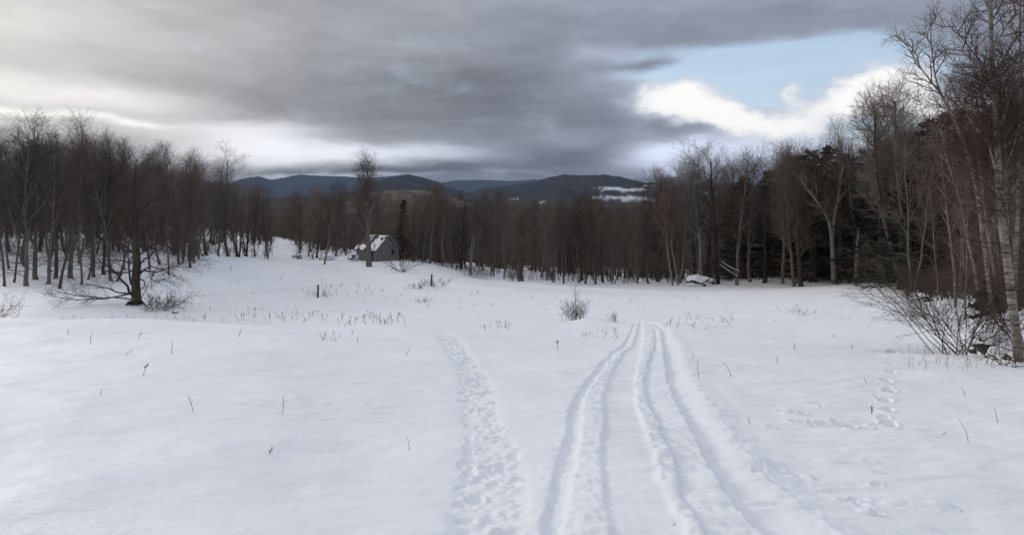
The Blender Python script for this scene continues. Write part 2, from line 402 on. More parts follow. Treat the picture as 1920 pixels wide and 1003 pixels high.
ty = np.concatenate([[-45], ty]); te = np.concatenate([[te[0] + (te[0] - te[2]) * 0.0], te])
KS = np.array([-0.6, -0.06, 0.10, 0.90, 1.08, 1.5, 1.92, 2.07, 2.5, 2.93, 3.08, 3.5, 3.90, 4.01, 4.15, 4.6, 4.93, 5.02, 5.2, 5.6, 5.92, 6.15, 6.7])
KH = np.array([0, 0.02, -0.085, -0.07, 0.015, 0.025, 0.02, -0.055, -0.065, -0.06, 0.02, 0.035, 0.015, -0.085, -0.055, -0.02, 0.0, -0.19, -0.165, -0.10, -0.01, 0.05, 0])
rows = np.where((gy > -45) & (gy < ty[-1] + 6))[0]
for r in rows:
    y = gy[r]; e = np.array([np.interp(y, ty, te[:, k]) for k in range(7)])
    jig = np.array([0.030 * vnoise(np.array([y * 3.1]), np.array([k * 7.7]), 21, 3)[0] for k in range(7)])
    e = e + jig
    if y < ty[1]: e = e
    w1 = (e[6] - e[5])
    s = np.interp(gx, np.concatenate([[e[0] - 0.45], e, [e[6] + 0.5]]), np.arange(-1, 8), left=-9, right=99)
    h = np.interp(s, KS, KH, left=0, right=0)
    rough = np.interp(s, [-0.5, -0.1, 0.1, 0.9, 1.1, 1.9, 2.1, 2.9, 3.05, 3.9, 4.0, 4.5, 4.95, 5.1, 5.9, 6.2, 6.8], [0, .5, .25, .25, .7, .8, .12, .12, 1, 1, .2, .5, .6, .1, .1, .7, 0], left=0, right=0)
    fade = np.clip((ty[-1] + 5 - y) / 6.0, 0, 1)
    nz = vnoise(gx * 9, np.full_like(gx, y * 9), 31, 3)
    nz2 = vnoise(gx * 26, np.full_like(gx, y * 17), 33, 2); Z[r] += fade * (h * 0.38 + rough * (0.017 * nz + 0.013 * nz2 + 0.012 * vnoise(gx * 5 + y * 2.5, np.full_like(gx, y * 21), 35, 2)))

# walked trail of trampled snow and single steps
rng = np.random.default_rng(7)
def pit(x, y, rx, ry, depth, rim=0.35, rot=0.0):
    R = max(rx, ry) * 2.2
    i0, i1 = np.searchsorted(gx, [x - R, x + R]); j0, j1 = np.searchsorted(gy, [y - R, y + R])
    if i1 - i0 < 1 or j1 - j0 < 1: return
    dx = X[j0:j1, i0:i1] - x; dy = Y[j0:j1, i0:i1] - y
    c, s = math.cos(rot), math.sin(rot); a = (dx * c + dy * s) / rx; b = (-dx * s + dy * c) / ry
    q = np.sqrt(a * a + b * b) * (1 + 0.18 * vnoise(dx * 9 + x * 31, dy * 9 + y * 17, 41, 2))
    Z[j0:j1, i0:i1] += -depth * (1 / (1 + np.exp((q - 1) * 9))) + rim * depth * np.exp(-((q - 1.3) / 0.26) ** 2)
TR = [(618, 812, 838), (630, 818, 856), (670, 840, 886), (700, 860, 910), (740, 862, 928), (800, 873, 948), (840, 868, 975), (900, 856, 985), (960, 852, 990), (1003, 850, 998)]
tv = []
for v, a, b in TR[::-1]:
    _, D = hit((a + b) / 2, v); tv.append((D, (a - 960) / F * D, (b - 960) / F * D))
tv = np.array(tv)
y = 2.6
while y < tv[-1, 0]:
    a = np.interp(y, tv[:, 0], tv[:, 1]); b = np.interp(y, tv[:, 0], tv[:, 2]); w = b - a
    for q in range(4):
        s = rng.uniform(0.06, 0.94)
        pit(a + w * s, y + rng.normal(0, 0.05), rng.uniform(0.025, 0.06), rng.uniform(0.04, 0.10), (rng.uniform(0.002, 0.012) if rng.uniform() < 0.8 else rng.uniform(0.015, 0.026)), rng.uniform(0.2, 1.0), rng.uniform(-0.5, 0.5))
    y += 0.11 + 0.006 * y
for r in np.where((gy > 2.4) & (gy < tv[-1, 0]))[0]:
    y = gy[r]; a = np.interp(y, tv[:, 0], tv[:, 1]); b = np.interp(y, tv[:, 0], tv[:, 2])
    j = 0.03 * vnoise(np.array([y * 3.]), np.array([3.3]), 51, 3)[0]
    m = 1 / (1 + np.exp(-(gx - a - j) * 38)) * 1 / (1 + np.exp((gx - b - j) * 38))
    Z[r] += m * (-0.022 + 0.020 * vnoise(gx * 9, np.full_like(gx, y * 8), 53, 3) + 0.010 * vnoise(gx * 24, np.full_like(gx, y * 20), 57, 2))
for (u, v, k) in [(1692, 634, .8), (1681, 644, 1), (1673, 655, 1.25), (1674, 668, 1.1), (1668, 684, 1.1), (1670, 698, .9), (1662, 713, .9), (1667, 727, .9), (1660, 746, .85), (1664, 766, .8), (1657, 781, .7), (1666, 797, .9)]:
    x, y = hit(u, v); pit(x, y, 0.085 * k, 0.21 * k, 0.12 * k, 0.22, -0.56)
for (u, v, k) in [(1466, 771, .5), (1484, 774, .6), (1502, 776, .5), (1495, 792, .6), (1520, 796, .6), (1545, 797, .7), (1570, 799, .7), (1594, 806, .5), (1622, 806, .5), (1642, 800, .6), (1628, 868, .35), (1640, 890, .3), (1643, 912, .35), (1445, 800, .4), (1325, 835, .4)]:
    x, y = hit(u, v); pit(x, y, 0.13 * k, 0.08 * k, 0.05 * k, 1.0, rng.uniform(-.4, .4))
for k in range(26):                                     # broken crust beside the right-hand lane
    s = rng.uniform(); x, y = hit(1420 + 215 * s + rng.normal(0, 16), 862 + 95 * s + rng.normal(0, 9))
    pit(x, y, rng.uniform(.03, .07), rng.uniform(.03, .06), rng.uniform(-0.016, 0.028), 0.5, rng.uniform(-1, 1))
for k in range(70):
    x, y = hit(rng.uniform(420, 800), rng.uniform(625, 800)); pit(x, y, rng.uniform(.05, .16), rng.uniform(.03, .07), rng.uniform(-0.012, 0.012), 0.3, rng.uniform(-.6, .6))
for k in range(110):
    x, y = hit(rng.uniform(1300, 1900), rng.uniform(640, 980)); pit(x, y, rng.uniform(.06, .2), rng.uniform(.02, .05), rng.uniform(-0.014, 0.010), 0.3, rng.uniform(-.5, .1))
def mound(u, v, rx, ry, h, D=None):
    x, y = ((u - 960) / F * D, D) if D else hit(u, v)
    Z[:] += h * np.exp(-((X - x) / rx) ** 2 - ((Y - y) / ry) ** 2)
mound(1112, 606, 0.75, 0.9, 0.24); mound(1755, 655, 0.9, 0.5, -0.30); mound(1730, 672, 0.8, 0.5, 0.08)
mound(1300, 530, 1.5, 1.2, 0.45); mound(1225, 530, 1.6, 1.0, 0.3); mound(402, 482, 0.9, 0.8, 0.8, 79)
mound(815, 541, 1.6, 0.8, 0.25); mound(1880, 625, 1.3, 1.5, 0.55); mound(1490, 590, 1.3, .8, 0.22); mound(660, 485, 3.5, 3, 0.5)
for (u, v) in [(600, 478), (575, 480), (880, 500), (920, 505), (1010, 515), (1450, 527), (1590, 525), (1640, 522), (1740, 520), (1780, 505), (1720, 498), (860, 498)]:
    mound(u, v, rng.uniform(1., 2.), 1.0, rng.uniform(.2, .5))
ny, nx = Z.shape
def gz(x, y):
    i = int(np.clip(np.searchsorted(gx, x) - 1, 0, nx - 2)); j = int(np.clip(np.searchsorted(gy, y) - 1, 0, ny - 2))
    a = (x - gx[i]) / (gx[i + 1] - gx[i]); b = (y - gy[j]) / (gy[j + 1] - gy[j])
    return float((Z[j, i] * (1 - a) + Z[j, i + 1] * a) * (1 - b) + (Z[j + 1, i] * (1 - a) + Z[j + 1, i + 1] * a) * b)
def grid_mesh(name, X, Y, Z):
    ny, nx = Z.shape
    i = (np.arange(ny - 1)[:, None] * nx + np.arange(nx - 1)[None]).ravel()
    return mesh_np(name, np.stack([X, Y, Z], -1).reshape(-1, 3), [np.stack([i, i + 1, i + nx + 1, i + nx], -1)])
tag(obj('ground', grid_mesh('ground', X, Y, Z), SNOW), 'snow covered sloping field with vehicle tracks and a trampled trail', kind='structure')

def at(u, D):
    x = (u - 960) / F * D; return (x, D, gz(x, D))
def onto(u, v):
    x, y = hit(u, v); return (x, y, gz(x, y))
def top_h(u, D, vtop):
    return EYE + (HOR - vtop) / F * D - gz((u - 960) / F * D, D)

# ------------------------------------------------------------------ valley, hills and mountains beyond the woods
def ridge(name, D, width, profile, zfloor, mat, label, rough, seed, n=520, m=60, fields=()):
    az = np.linspace(-1.15, 1.15, n); r = np.linspace(D - width, D + width, m)
    AZ, R = np.meshgrid(az, r)
    pu = np.array([p[0] for p in profile]); pv = np.array([p[1] for p in profile])
    top = EYE + (HOR - np.interp(960 + F * np.tan(np.clip(az, -1.0, 1.0)), pu, pv)) / F * np.cos(az) * D
    s = np.clip(1 - np.abs(R - D) / width, 0, 1); s = s * s * (3 - 2 * s)
    x = R * np.sin(AZ); y = R * np.cos(AZ)
    n1 = vnoise(x / width * 3.2, y / width * 3.2, seed, 5)
    z = zfloor + (top[None] - zfloor) * np.clip(s * (1 + 0.32 * n1 * (1 - s)), 0, 1.0) + rough * vnoise(x / 26, y / 26, seed + 3, 2) * np.minimum(s * 3, 1)
    me = grid_mesh(name, x, y, z)
    o = tag(obj(name, me, mat), label, kind='structure')
    a = me.attributes.new('open_field', 'FLOAT', 'POINT'); val = np.zeros(AZ.shape)
    uu = 960 + F * np.tan(np.clip(AZ, -1.2, 1.2)); vv = HOR - (z - EYE) / (R * np.cos(AZ)) * F
    for (u, v, su, sv, th) in fields:
        q = ((uu - u) / su) ** 2 + ((vv - v) / sv) ** 2
        val = np.maximum(val, np.clip((th - q - 1.5 * vnoise(x / 45, y / 45, 77, 4)) / 0.8, 0, 0.92) * (R < D))
    a.data.foreach_set('value', val.ravel().astype(np.float32))
    return o
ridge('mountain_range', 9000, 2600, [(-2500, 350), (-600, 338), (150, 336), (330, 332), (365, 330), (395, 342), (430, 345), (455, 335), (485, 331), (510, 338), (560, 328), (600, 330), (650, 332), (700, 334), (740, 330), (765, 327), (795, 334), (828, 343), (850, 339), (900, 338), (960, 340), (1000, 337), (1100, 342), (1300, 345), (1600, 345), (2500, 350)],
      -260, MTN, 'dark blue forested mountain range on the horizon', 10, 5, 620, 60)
ridge('hill', 4300, 1300, [(-2500, 372), (500, 372), (660, 362), (690, 345), (735, 333), (765, 328), (800, 336), (840, 352), (880, 362), (920, 352), (960, 348), (1000, 342), (1030, 333), (1060, 328), (1100, 330), (1130, 328), (1165, 333), (1200, 342), (1260, 346), (1330, 350), (1500, 352), (2500, 360)],
      -190, HILLM, 'dark wooded hill with open snowy fields across the valley', 7, 15, 900, 90,
      fields=[(1142, 354, 40, 3.4, 1.1), (1187, 356, 28, 3, 1.1), (1150, 371, 36, 4.2, 1.1), (1195, 373, 40, 4.6, 1), (1260, 372, 40, 3, .8), (1330, 362, 20, 6, .7), (1010, 380, 20, 2, .8), (960, 374, 14, 1.4, .8), (1250, 348, 60, 1, .6)])
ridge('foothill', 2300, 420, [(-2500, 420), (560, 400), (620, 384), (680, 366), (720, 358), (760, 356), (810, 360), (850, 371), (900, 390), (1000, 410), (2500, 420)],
      -130, SUNLITM, 'wooded hillside beyond the barn, sunlight painted on as pale tan', 3.5, 25, 620, 40)
ridge('valley', 1500, 1150, [(-2500, 420), (300, 412), (800, 398), (900, 386), (1000, 390), (1200, 392), (1400, 388), (2500, 400)],
      -75, VALM, 'dark forested valley floor below the hillside', 4, 35, 700, 110)

# air: pale haze that fades the far ridges
hz = Geo(); hz.box(-14000, 14000, -60, 12200, -270, 470)
hzm = bpy.data.materials.new('haze_air'); hzm.use_nodes = True
hzm.node_tree.nodes.clear()
pv = hzm.node_tree.nodes.new('ShaderNodeVolumePrincipled'); pv.inputs['Density'].default_value = 3.4e-5
pv.inputs['Color'].default_value = (0.50, 0.68, 1.0, 1)
ho = hzm.node_tree.nodes.new('ShaderNodeOutputMaterial'); hzm.node_tree.links.new(pv.outputs[0], ho.inputs['Volume'])
hme = hz.mesh('haze'); hme.polygons.foreach_set('use_smooth', np.zeros(6, dtype=bool))
tag(obj('haze', hme, hzm), 'thin pale haze over the far valley and mountains', kind='stuff')

# ------------------------------------------------------------------ trees
def unit(v): return v / (np.linalg.norm(v, axis=-1, keepdims=True) + 1e-9)
def sample(P, R, idx, t):
    Sg = P.shape[1]; f = t * (Sg - 1); k = np.clip(f.astype(int), 0, Sg - 2); a = (f - k)[:, None]
    p = P[idx, k] * (1 - a) + P[idx, k + 1] * a
    d = unit(P[idx, k + 1] - P[idx, k]); r = R[idx, k] * (1 - a[:, 0]) + R[idx, k + 1] * a[:, 0]
    return p, d, r
def grow(P, R, n, rng, t0, t1, ang, length, segs, up, wob, rf, rmin=0.004, taper=0.25, even=False):
    N = P.shape[0]; idx = np.repeat(np.arange(N), n)
    t = (np.tile(np.arange(n), N) + rng.uniform(0.1, 0.9, N * n)) / n; t = t0 + (t1 - t0) * t
    p, d, r = sample(P, R, idx, t)
    ph = (np.tile(np.arange(n), N) * 2.39996 + np.repeat(rng.uniform(0, 6.28, N), n) + rng.normal(0, 0.5, N * n))
    ref = np.where(np.abs(d[:, 2:3]) > 0.92, np.array([1., 0, 0]), np.array([0, 0, 1.]))
    a = unit(np.cross(d, ref)); b = np.cross(d, a)
    an = np.radians(ang[0] + (ang[1] - ang[0]) * rng.uniform(size=N * n))[:, None]
    dr = unit(d * np.cos(an) + (a * np.cos(ph)[:, None] + b * np.sin(ph)[:, None]) * np.sin(an))
    ln = length(t, rng, N * n) if callable(length) else length * rng.uniform(0.6, 1.25, N * n)
    C = np.zeros((N * n, segs + 1, 3)); C[:, 0] = p
    for s in range(segs):
        C[:, s + 1] = C[:, s] + dr * (ln / segs)[:, None]
        dr = unit(dr + np.array([0, 0, up / segs]) + rng.normal(0, wob, (N * n, 3)))
    r0 = np.maximum(np.minimum(r * rf, r * 0.92), rmin)
    CR = r0[:, None] * np.linspace(1, taper, segs + 1)[None]
    return C, CR
def tips(P, R, n, rng, ang, ln, rad):
    C, CR = grow(P, R, n, rng, 0.25, 1.0, ang, ln, 1, 0, 0, 1)
    return C[:, 0], C[:, 1], rad
def trunk_line(H, r, rng, segs=10, lean=(0, 0), wob=0.032, flare=1.35):
    t = np.concatenate([[0.0, 0.035], np.linspace(0.12, 1, segs - 1)]); P = np.zeros((1, segs + 1, 3)); P[0, :, 2] = t * H - 0.25 * (t == 0)
    P[0, :, :2] = np.cumsum(rng.normal(0, wob * H / segs * 2.2, (segs + 1, 2)), 0) * (t[:, None] > 0) + np.outer(t, lean)
    R = r * (1 - 0.86 * t ** 0.9); R[0] *= flare; return P, R[None]
def bare_tree(H, r, rng, base=0.35, spread=0.30, ang=(35, 60), up=0.9, limbs=14, br=7, tw=7, tl=4, wob=0.10, trunk=None, lowdead=0, tw_len=0.06, thick=0.0075, ks=7):
    """returns trunk mesh (stem and limbs) and crown mesh (branches and twigs) as Geo"""
    gt = Geo(); gc = Geo()
    P, R = trunk if trunk else trunk_line(H, r, rng)
    gt.tubes(P, R, ks)
    def L1(t, rg, n):
        q = (t - base) / (1 - base); return H * spread * (1.05 - 0.62 * q) * np.clip(0.55 + 2.2 * q, 0, 1) * rg.uniform(0.7, 1.25, n)
    A_, AR = grow(P, R, limbs, rng, base, 0.97, ang, L1, 6, up, wob, 0.6, 0.022, 0.22)
    gt.tubes(A_, AR, 5)
    B_, BR = grow(A_, AR, br, rng, 0.22, 0.98, (28, 58), H * spread * 0.40, 4, up * 0.7, wob, 0.6, 0.012, 0.35)
    gc.tubes(B_, BR, 4)
    C_, CR = grow(B_, BR, tw, rng, 0.2, 1.0, (25, 60), H * tw_len, 2, 0.25, wob, 0.6, thick * 0.8, 0.5)
    gc.tubes(C_, CR, 3)
    a, b, q = tips(C_, CR, tl, rng, (25, 65), H * tw_len * 0.6, thick * 0.7); gc.spikes(a, b, q)
    # twigs straight from the limb ends and the leader
    a, b, q = tips(A_, AR, 6, rng, (25, 65), H * tw_len * 1.2, thick); gc.spikes(a, b, q)
    a, b, q = grow(P, R, 30, rng, base * 0.75, 1, (30, 70), H * 0.07, 1, 0, 0, 1)[0], None, None; gc.spikes(a[:, 0], a[:, 1], thick)
    if lowdead:
        D_, DR = grow(P, R, lowdead, rng, 0.12, base, (60, 95), H * 0.13, 3, -0.1, 0.12, 0.25, 0.010, 0.3); gc.tubes(D_, DR, 3)
        a, b, q = tips(D_, DR, 7, rng, (30, 70), H * 0.05, thick * 0.8); gc.spikes(a, b, q)
    return gt, gc
def conifer(H, r, rng, wide=0.2, whorls=28, dens=20, base=0.06):
    gt = Geo(); gc = Geo(); P, R = trunk_line(H, r, rng, wob=0.004); gt.tubes(P, R, 6)
    def L1(t, rg, n): return H * wide * (1.04 - t) ** 0.85 * rg.uniform(0.6, 1.15, n) + 0.12
    A_, AR = grow(P, R, whorls * 5, rng, base, 0.985, (78, 104), L1, 4, 0.12, 0.06, 0.3, 0.012, 0.3)
    A_[:, 2:, 2] -= 0.05 * np.linalg.norm(A_[:, -1:, :2] - A_[:, :1, :2], axis=-1) * np.array([0.5, 1.0, 0.8])
    gt.tubes(A_, AR, 3)
    C, CR = grow(A_, AR, dens, rng, 0.15, 1.0, (25, 75), lambda t, rg, n: rg.uniform(0.22, 0.55, n) * (H / 14) ** 0.5, 1, 0, 0, 1)
    C[:, 1, 2] -= rng.uniform(0.0, 0.16, len(C)); gc.spikes(C[:, 0], C[:, 1], rng.uniform(0.035, 0.075, len(C)))
    a = grow(P, R, 50, rng, 0.8, 1.0, (35, 80), 0.4, 1, 0, 0, 1)[0]; gc.spikes(a[:, 0], a[:, 1], 0.03)
    return gt, gc
def shrub_geo(H, rng, stems=12, spread=40, lean=(0, 0), br=7, tw=6, r=0.014, thick=0.004, tl=3, curve=0.35, foot=0.12, wob=0.07):
    P = np.zeros((stems, 6, 3)); R = np.zeros((stems, 6)); d = np.zeros((stems, 3)); 
    for k in range(stems):
        a = rng.uniform(0, 6.28); q = math.radians(spread) * math.sqrt(rng.uniform(0.02, 1)); d[k] = (math.sin(q) * math.cos(a) + lean[0], math.sin(q) * math.sin(a) + lean[1], math.cos(q))
        P[k, 0] = (rng.normal(0, foot), rng.normal(0, foot), -0.12)
    d = unit(d); ln = H * rng.uniform(0.6, 1.1, stems) / np.maximum(d[:, 2], 0.45)
    for s in range(5):
        P[:, s + 1] = P[:, s] + d * (ln / 5)[:, None]; d = unit(d + np.array([0, 0, curve / 5]) + rng.normal(0, wob, (stems, 3)))
    R = r * rng.uniform(0.6, 1.2, stems)[:, None] * np.linspace(1, 0.3, 6)[None]
    gt = Geo(); gc = Geo(); gt.tubes(P, R, 5)
    B_, BR = grow(P, R, br, rng, 0.25, 0.98, (25, 60), H * 0.3, 3, 0.15, 0.09, 0.6, thick, 0.4); gc.tubes(B_, BR, 3)
    C_, CR = grow(B_, BR, tw, rng, 0.2, 1, (25, 65), H * 0.13, 1, 0, 0, 0.7, thick * 0.7); gc.spikes(C_[:, 0], C_[:, 1], np.maximum(CR[:, 0], thick * 0.7))
    a, b, q = tips(B_, BR, tl, rng, (20, 60), H * 0.09, thick * 0.6); gc.spikes(a, b, q)
    return gt, gc

class Proto:
    def __init__(p, name, geos, mats, height):
        p.h = height; p.name = name
        p.tm = geos[0].mesh('trunk'); p.cm = geos[1].mesh('crown'); p.tm.materials.append(mats[0]); p.cm.materials.append(mats[1])
def plant(proto, loc, H, rz, label, cat, group=None, lean=(0, 0), wide=1.0, name=None, parts=('trunk', 'crown')):
    s = H / proto.h
    e = empty(name or proto.name, loc, rz); e.scale = (s * wide, s * wide, s)
    e.rotation_euler = (lean[0], lean[1], rz)
    for nm, me in ((parts[0], proto.tm), (parts[1], proto.cm)): obj(nm, me, None, e)
    return tag(e, label, cat, group)

R_ = np.random.default_rng(11)
maples = [Proto('bare_tree', bare_tree(14, 0.17, R_, base=R_.uniform(0.28, 0.42), spread=R_.uniform(0.22, 0.30), ang=(24, 48), up=1.3, limbs=14, br=7, tw=7, tl=4, lowdead=10), (BARK, (TWIG, TWIGD, TWIG, TWIGG)[k]), 14) for k in range(4)]
darks = [Proto('bare_tree', bare_tree(13, 0.19, R_, base=R_.uniform(0.22, 0.35), spread=R_.uniform(0.26, 0.34), ang=(30, 60), up=1.0, limbs=14, br=7, tw=7, tl=4, lowdead=10, wob=0.12), (BARKD, (TWIGD, TWIG, TWIGD)[k]), 13) for k in range(3)]
def clump(H, r, rng, n, **kw):
    gt = Geo(); gc = Geo()
    for k in range(n):
        a = k * 6.28 / n + rng.uniform(0, 1); tr = trunk_line(H * rng.uniform(0.8, 1.0), r * rng.uniform(0.7, 1.1), rng, lean=(math.cos(a) * H * 0.13, math.sin(a) * H * 0.13), wob=0.03)
        tr[0][0, :, :2] += np.array([math.cos(a), math.sin(a)]) * r * 0.9
        A, B = bare_tree(H, r, rng, trunk=tr, **kw)
        for src, dst in ((A, gt), (B, gc)): dst.add(np.concatenate(src.V), np.concatenate(src.Q) if src.Q else None, np.concatenate(src.T) if src.T else None)
    return gt, gc
maples.append(Proto('bare_tree', clump(13, 0.14, R_, 2, base=0.35, spread=0.24, ang=(25, 50), up=1.0, limbs=11, br=6, tw=6, tl=4, lowdead=5), (BARK, TWIG), 13))
darks.append(Proto('bare_tree', clump(12, 0.13, R_, 3, base=0.3, spread=0.24, ang=(25, 55), up=0.9, limbs=9, br=6, tw=6, tl=4, lowdead=4, wob=0.14), (BARKD, TWIG), 12))
beech = bark('beech_bark', (0.10, 0.093, 0.085), (0.24, 0.222, 0.20))
maples.append(Proto('bare_tree', bare_tree(14, 0.16, R_, base=0.3, spread=0.27, ang=(30, 60), up=0.8, limbs=13, br=7, tw=6, tl=4, lowdead=9, wob=0.15, trunk=trunk_line(14, 0.16, R_, 10, (0.9, 0.4), 0.05)), (beech, TWIGG), 14))
poles = [Proto('bare_tree', bare_tree(14, 0.12, R_, base=R_.uniform(0.38, 0.5), spread=R_.uniform(0.15, 0.2), ang=(18, 38), up=1.3, limbs=14, br=6, tw=6, tl=4, lowdead=14), (BARK, (TWIGG, TWIG, TWIGD)[k]), 14) for k in range(3)]
birches = [Proto('birch_tree', bare_tree(11, 0.075, R_, base=0.3, spread=0.17, ang=(22, 45), up=0.5, limbs=14, br=6, tw=6, tl=4, lowdead=12, thick=0.006), (BIRCH, TWIGR), 11) for k in range(3)]
spruces = [Proto('spruce_tree', conifer(14, 0.17, R_, wide=R_.uniform(0.17, 0.21)), (BARKD, NEEDLE), 14) for k in range(3)]
shrubs = [Proto('bare_shrub', shrub_geo(1.6, R_, 14, 42), (BARKD, TWIG), 1.6) for k in range(3)]

# --- front rows, tree by tree: (column, distance, row of the top)
ORD = ['first', 'second', 'third', 'fourth', 'fifth', 'sixth', 'seventh', 'eighth', 'ninth', 'tenth', 'eleventh', 'twelfth', 'thirteenth', 'fourteenth', 'fifteenth', 'sixteenth']
def front_row(rows, kinds, text, group):
    for k, (u, D, vt) in enumerate(sorted(rows)):
        kind = kinds[int(R_.integers(len(kinds)))]; H = max(top_h(u, D, vt) * R_.uniform(0.92, 1.06), 4.5)
        plant(kind, at(u, D), H, R_.uniform(0, 6.28), text % ORD[k], 'tree', group, (R_.normal(0, 0.06), R_.normal(0, 0.06)), R_.uniform(0.75, 1.3))
front_row([(8, 44, 261), (26, 47, 251), (50, 45, 266), (68, 50, 254), (90, 47, 276), (112, 44, 258), (133, 52, 248), (152, 48, 262), (176, 54, 271)], poles + maples[:2],
          'bare slender tree, %s from the picture left in the left wood front', 'trees along the front of the left wood')
front_row([(196, 56, 276), (214, 52, 288), (233, 60, 284), (280, 62, 291), (300, 66, 288), (316, 60, 268), (338, 68, 306), (356, 72, 326), (374, 76, 331)], maples + poles + darks[:1],
          'bare tree at the wood edge behind the old apple tree, %s from left', 'trees at the wood edge behind the apple tree')
front_row([(390, 80, 300), (410, 84, 312), (428, 88, 305), (446, 90, 330), (462, 94, 352), (478, 96, 362), (495, 100, 372)], maples + darks,
          'bare tree left of the snowy woodland path, %s from left', 'trees left of the snowy path')
front_row([(562, 108, 370), (578, 104, 358), (594, 102, 362), (609, 92, 352), (630, 104, 350), (648, 108, 362)], darks + maples,
          'bare tree between the snowy path and the barn, %s from left', 'trees between the path and the barn')
front_row([(775, 100, 372), (792, 97, 362), (830, 96, 370), (848, 97, 365), (866, 98, 372), (925, 96, 376), (945, 94, 372)], maples + darks,
          'bare tree right of the barn before the dark thick trunk, %s from left', 'trees right of the barn')
front_row([(1038, 83, 380), (1057, 82, 376), (1085, 84, 372), (1097, 83, 358), (1116, 82, 388), (1131, 86, 384), (1150, 84, 388), (1170, 85, 392), (1196, 84, 386), (1216, 83, 345), (1234, 84, 320)], darks + maples,
          'bare dark trunked tree left of the boulder pile, %s from left', 'trees in the middle of the wood edge')
front_row([(1276, 80, 318), (1325, 79, 305), (1346, 76, 296), (1383, 74, 300), (1408, 76, 295), (1432, 74, 305), (1468, 72, 290), (1505, 72, 285), (1530, 70, 290), (1578, 68, 270), (1625, 64, 230), (1648, 60, 205)], maples + darks,
          'bare grey tree right of the boulder pile, %s from left', 'trees right of the boulder pile')

# --- deeper trees
def fill(u0, u1, D0, D1, va, vb, n, kinds, label, group, mind=1.0, cat='tree', path=False):
    k = 0; tries = 0
    while k < n and tries < n * 30:
        tries += 1
        u = R_.uniform(u0, u1); f = R_.uniform(); D = math.sqrt(D0 * D0 + (D1 * D1 - D0 * D0) * f)
        if path and 508 < u < 556: continue
        if 655 < u < 760 and 88 < D < 110: continue
        vt = va + (vb - va) * (u - u0) / (u1 - u0) + R_.normal(0, 9)
        H = top_h(u, D, vt); 
        if H < 3.5: continue
        H = min(H, 19) * R_.uniform(0.75, 1.02)
        kind = kinds[int(R_.integers(len(kinds)))]
        plant(kind, at(u, D), H, R_.uniform(0, 6.28), label + ', ' + ('left', 'middle', 'right')[min(int(3 * (u - u0) / (u1 - u0)), 2)] + ' part', cat, group, (R_.normal(0, 0.07), R_.normal(0, 0.07)), R_.uniform(0.7, 1.3)); k += 1
fill(-90, 210, 50, 78, 264, 272, 40, poles + maples, 'slim bare tree among the thin trunks deep in the left wood', 'slim trees deep in the left wood')
fill(200, 390, 66, 95, 280, 318, 24, maples + poles, 'bare tree in the left wood seen past the apple tree crown', 'trees deep behind the apple tree')
fill(385, 520, 92, 122, 325, 378, 16, maples + darks, 'bare tree deep in the wood left of the snowy path', 'trees deep left of the path', path=True)
fill(556, 770, 112, 135, 376, 372, 20, maples + darks, 'bare tree in the wood behind the barn and the tall maple', 'trees behind the barn')
fill(770, 1020, 100, 122, 372, 380, 22, maples + darks, 'bare tree deep in the middle wood right of the barn', 'trees deep right of the barn')
fill(1010, 1240, 88, 115, 376, 382, 24, maples + darks, 'bare tree in the shade of the wood behind the dark trunks', 'trees deep behind the dark trunks')
fill(1230, 1480, 82, 105, 318, 300, 24, maples + darks, 'bare tree in the wood behind the boulder pile', 'trees deep behind the boulder pile')
fill(1470, 1730, 66, 90, 285, 215, 20, maples + darks, 'bare tree among the evergreens of the right wood', 'trees deep in the right wood')
fill(1690, 2020, 36, 62, 190, 150, 24, maples + darks, 'bare tree in the dense right wood behind the birches', 'trees behind the birches')

# --- evergreens of the right wood
for k, (u, D, vt, w, lab) in enumerate([
        (756, 103, 374, 1.0, 'dark narrow spruce right behind the weathered barn'),
        (1395, 84, 330, 1.1, 'dark evergreen leftmost of the right wood, above the boulder pile'), (1440, 86, 318, 1.1, 'low dark evergreen hidden behind the bare grey trees'),
        (1482, 80, 292, 1.2, 'dark evergreen left of the pale forked dead tree'), (1516, 76, 280, 1.25, 'dark evergreen just behind the left arm of the pale dead tree'),
        (1548, 74, 272, 1.25, 'tall dark evergreen directly behind the pale dead tree'), (1588, 70, 286, 1.3, 'dark evergreen right of the pale dead tree'),
        (1628, 66, 278, 1.3, 'dark evergreen left behind the leaning forked tree'), (1668, 60, 262, 1.3, 'dark evergreen behind the leaning forked tree'),
        (1706, 55, 243, 1.3, 'pointed dark evergreen right of the leaning forked tree'), (1748, 50, 222, 1.3, 'broad dark evergreen behind the thin birch stems'),
        (1795, 46, 205, 1.3, 'tall dark evergreen between the birch stems'), (1842, 44, 212, 1.3, 'dark evergreen close left of the big birch trunk'),
        (1885, 43, 190, 1.2, 'dark evergreen behind the big birch trunk'), (1928, 42, 195, 1.2, 'dark evergreen at the right edge of the picture')]):
    plant(spruces[k % 3], at(u, D), top_h(u, D, vt), k * 1.7, lab, 'tree', None if k == 0 else 'evergreens in the right wood', (0, 0), w * (1.15 if k == 0 else 1.75))

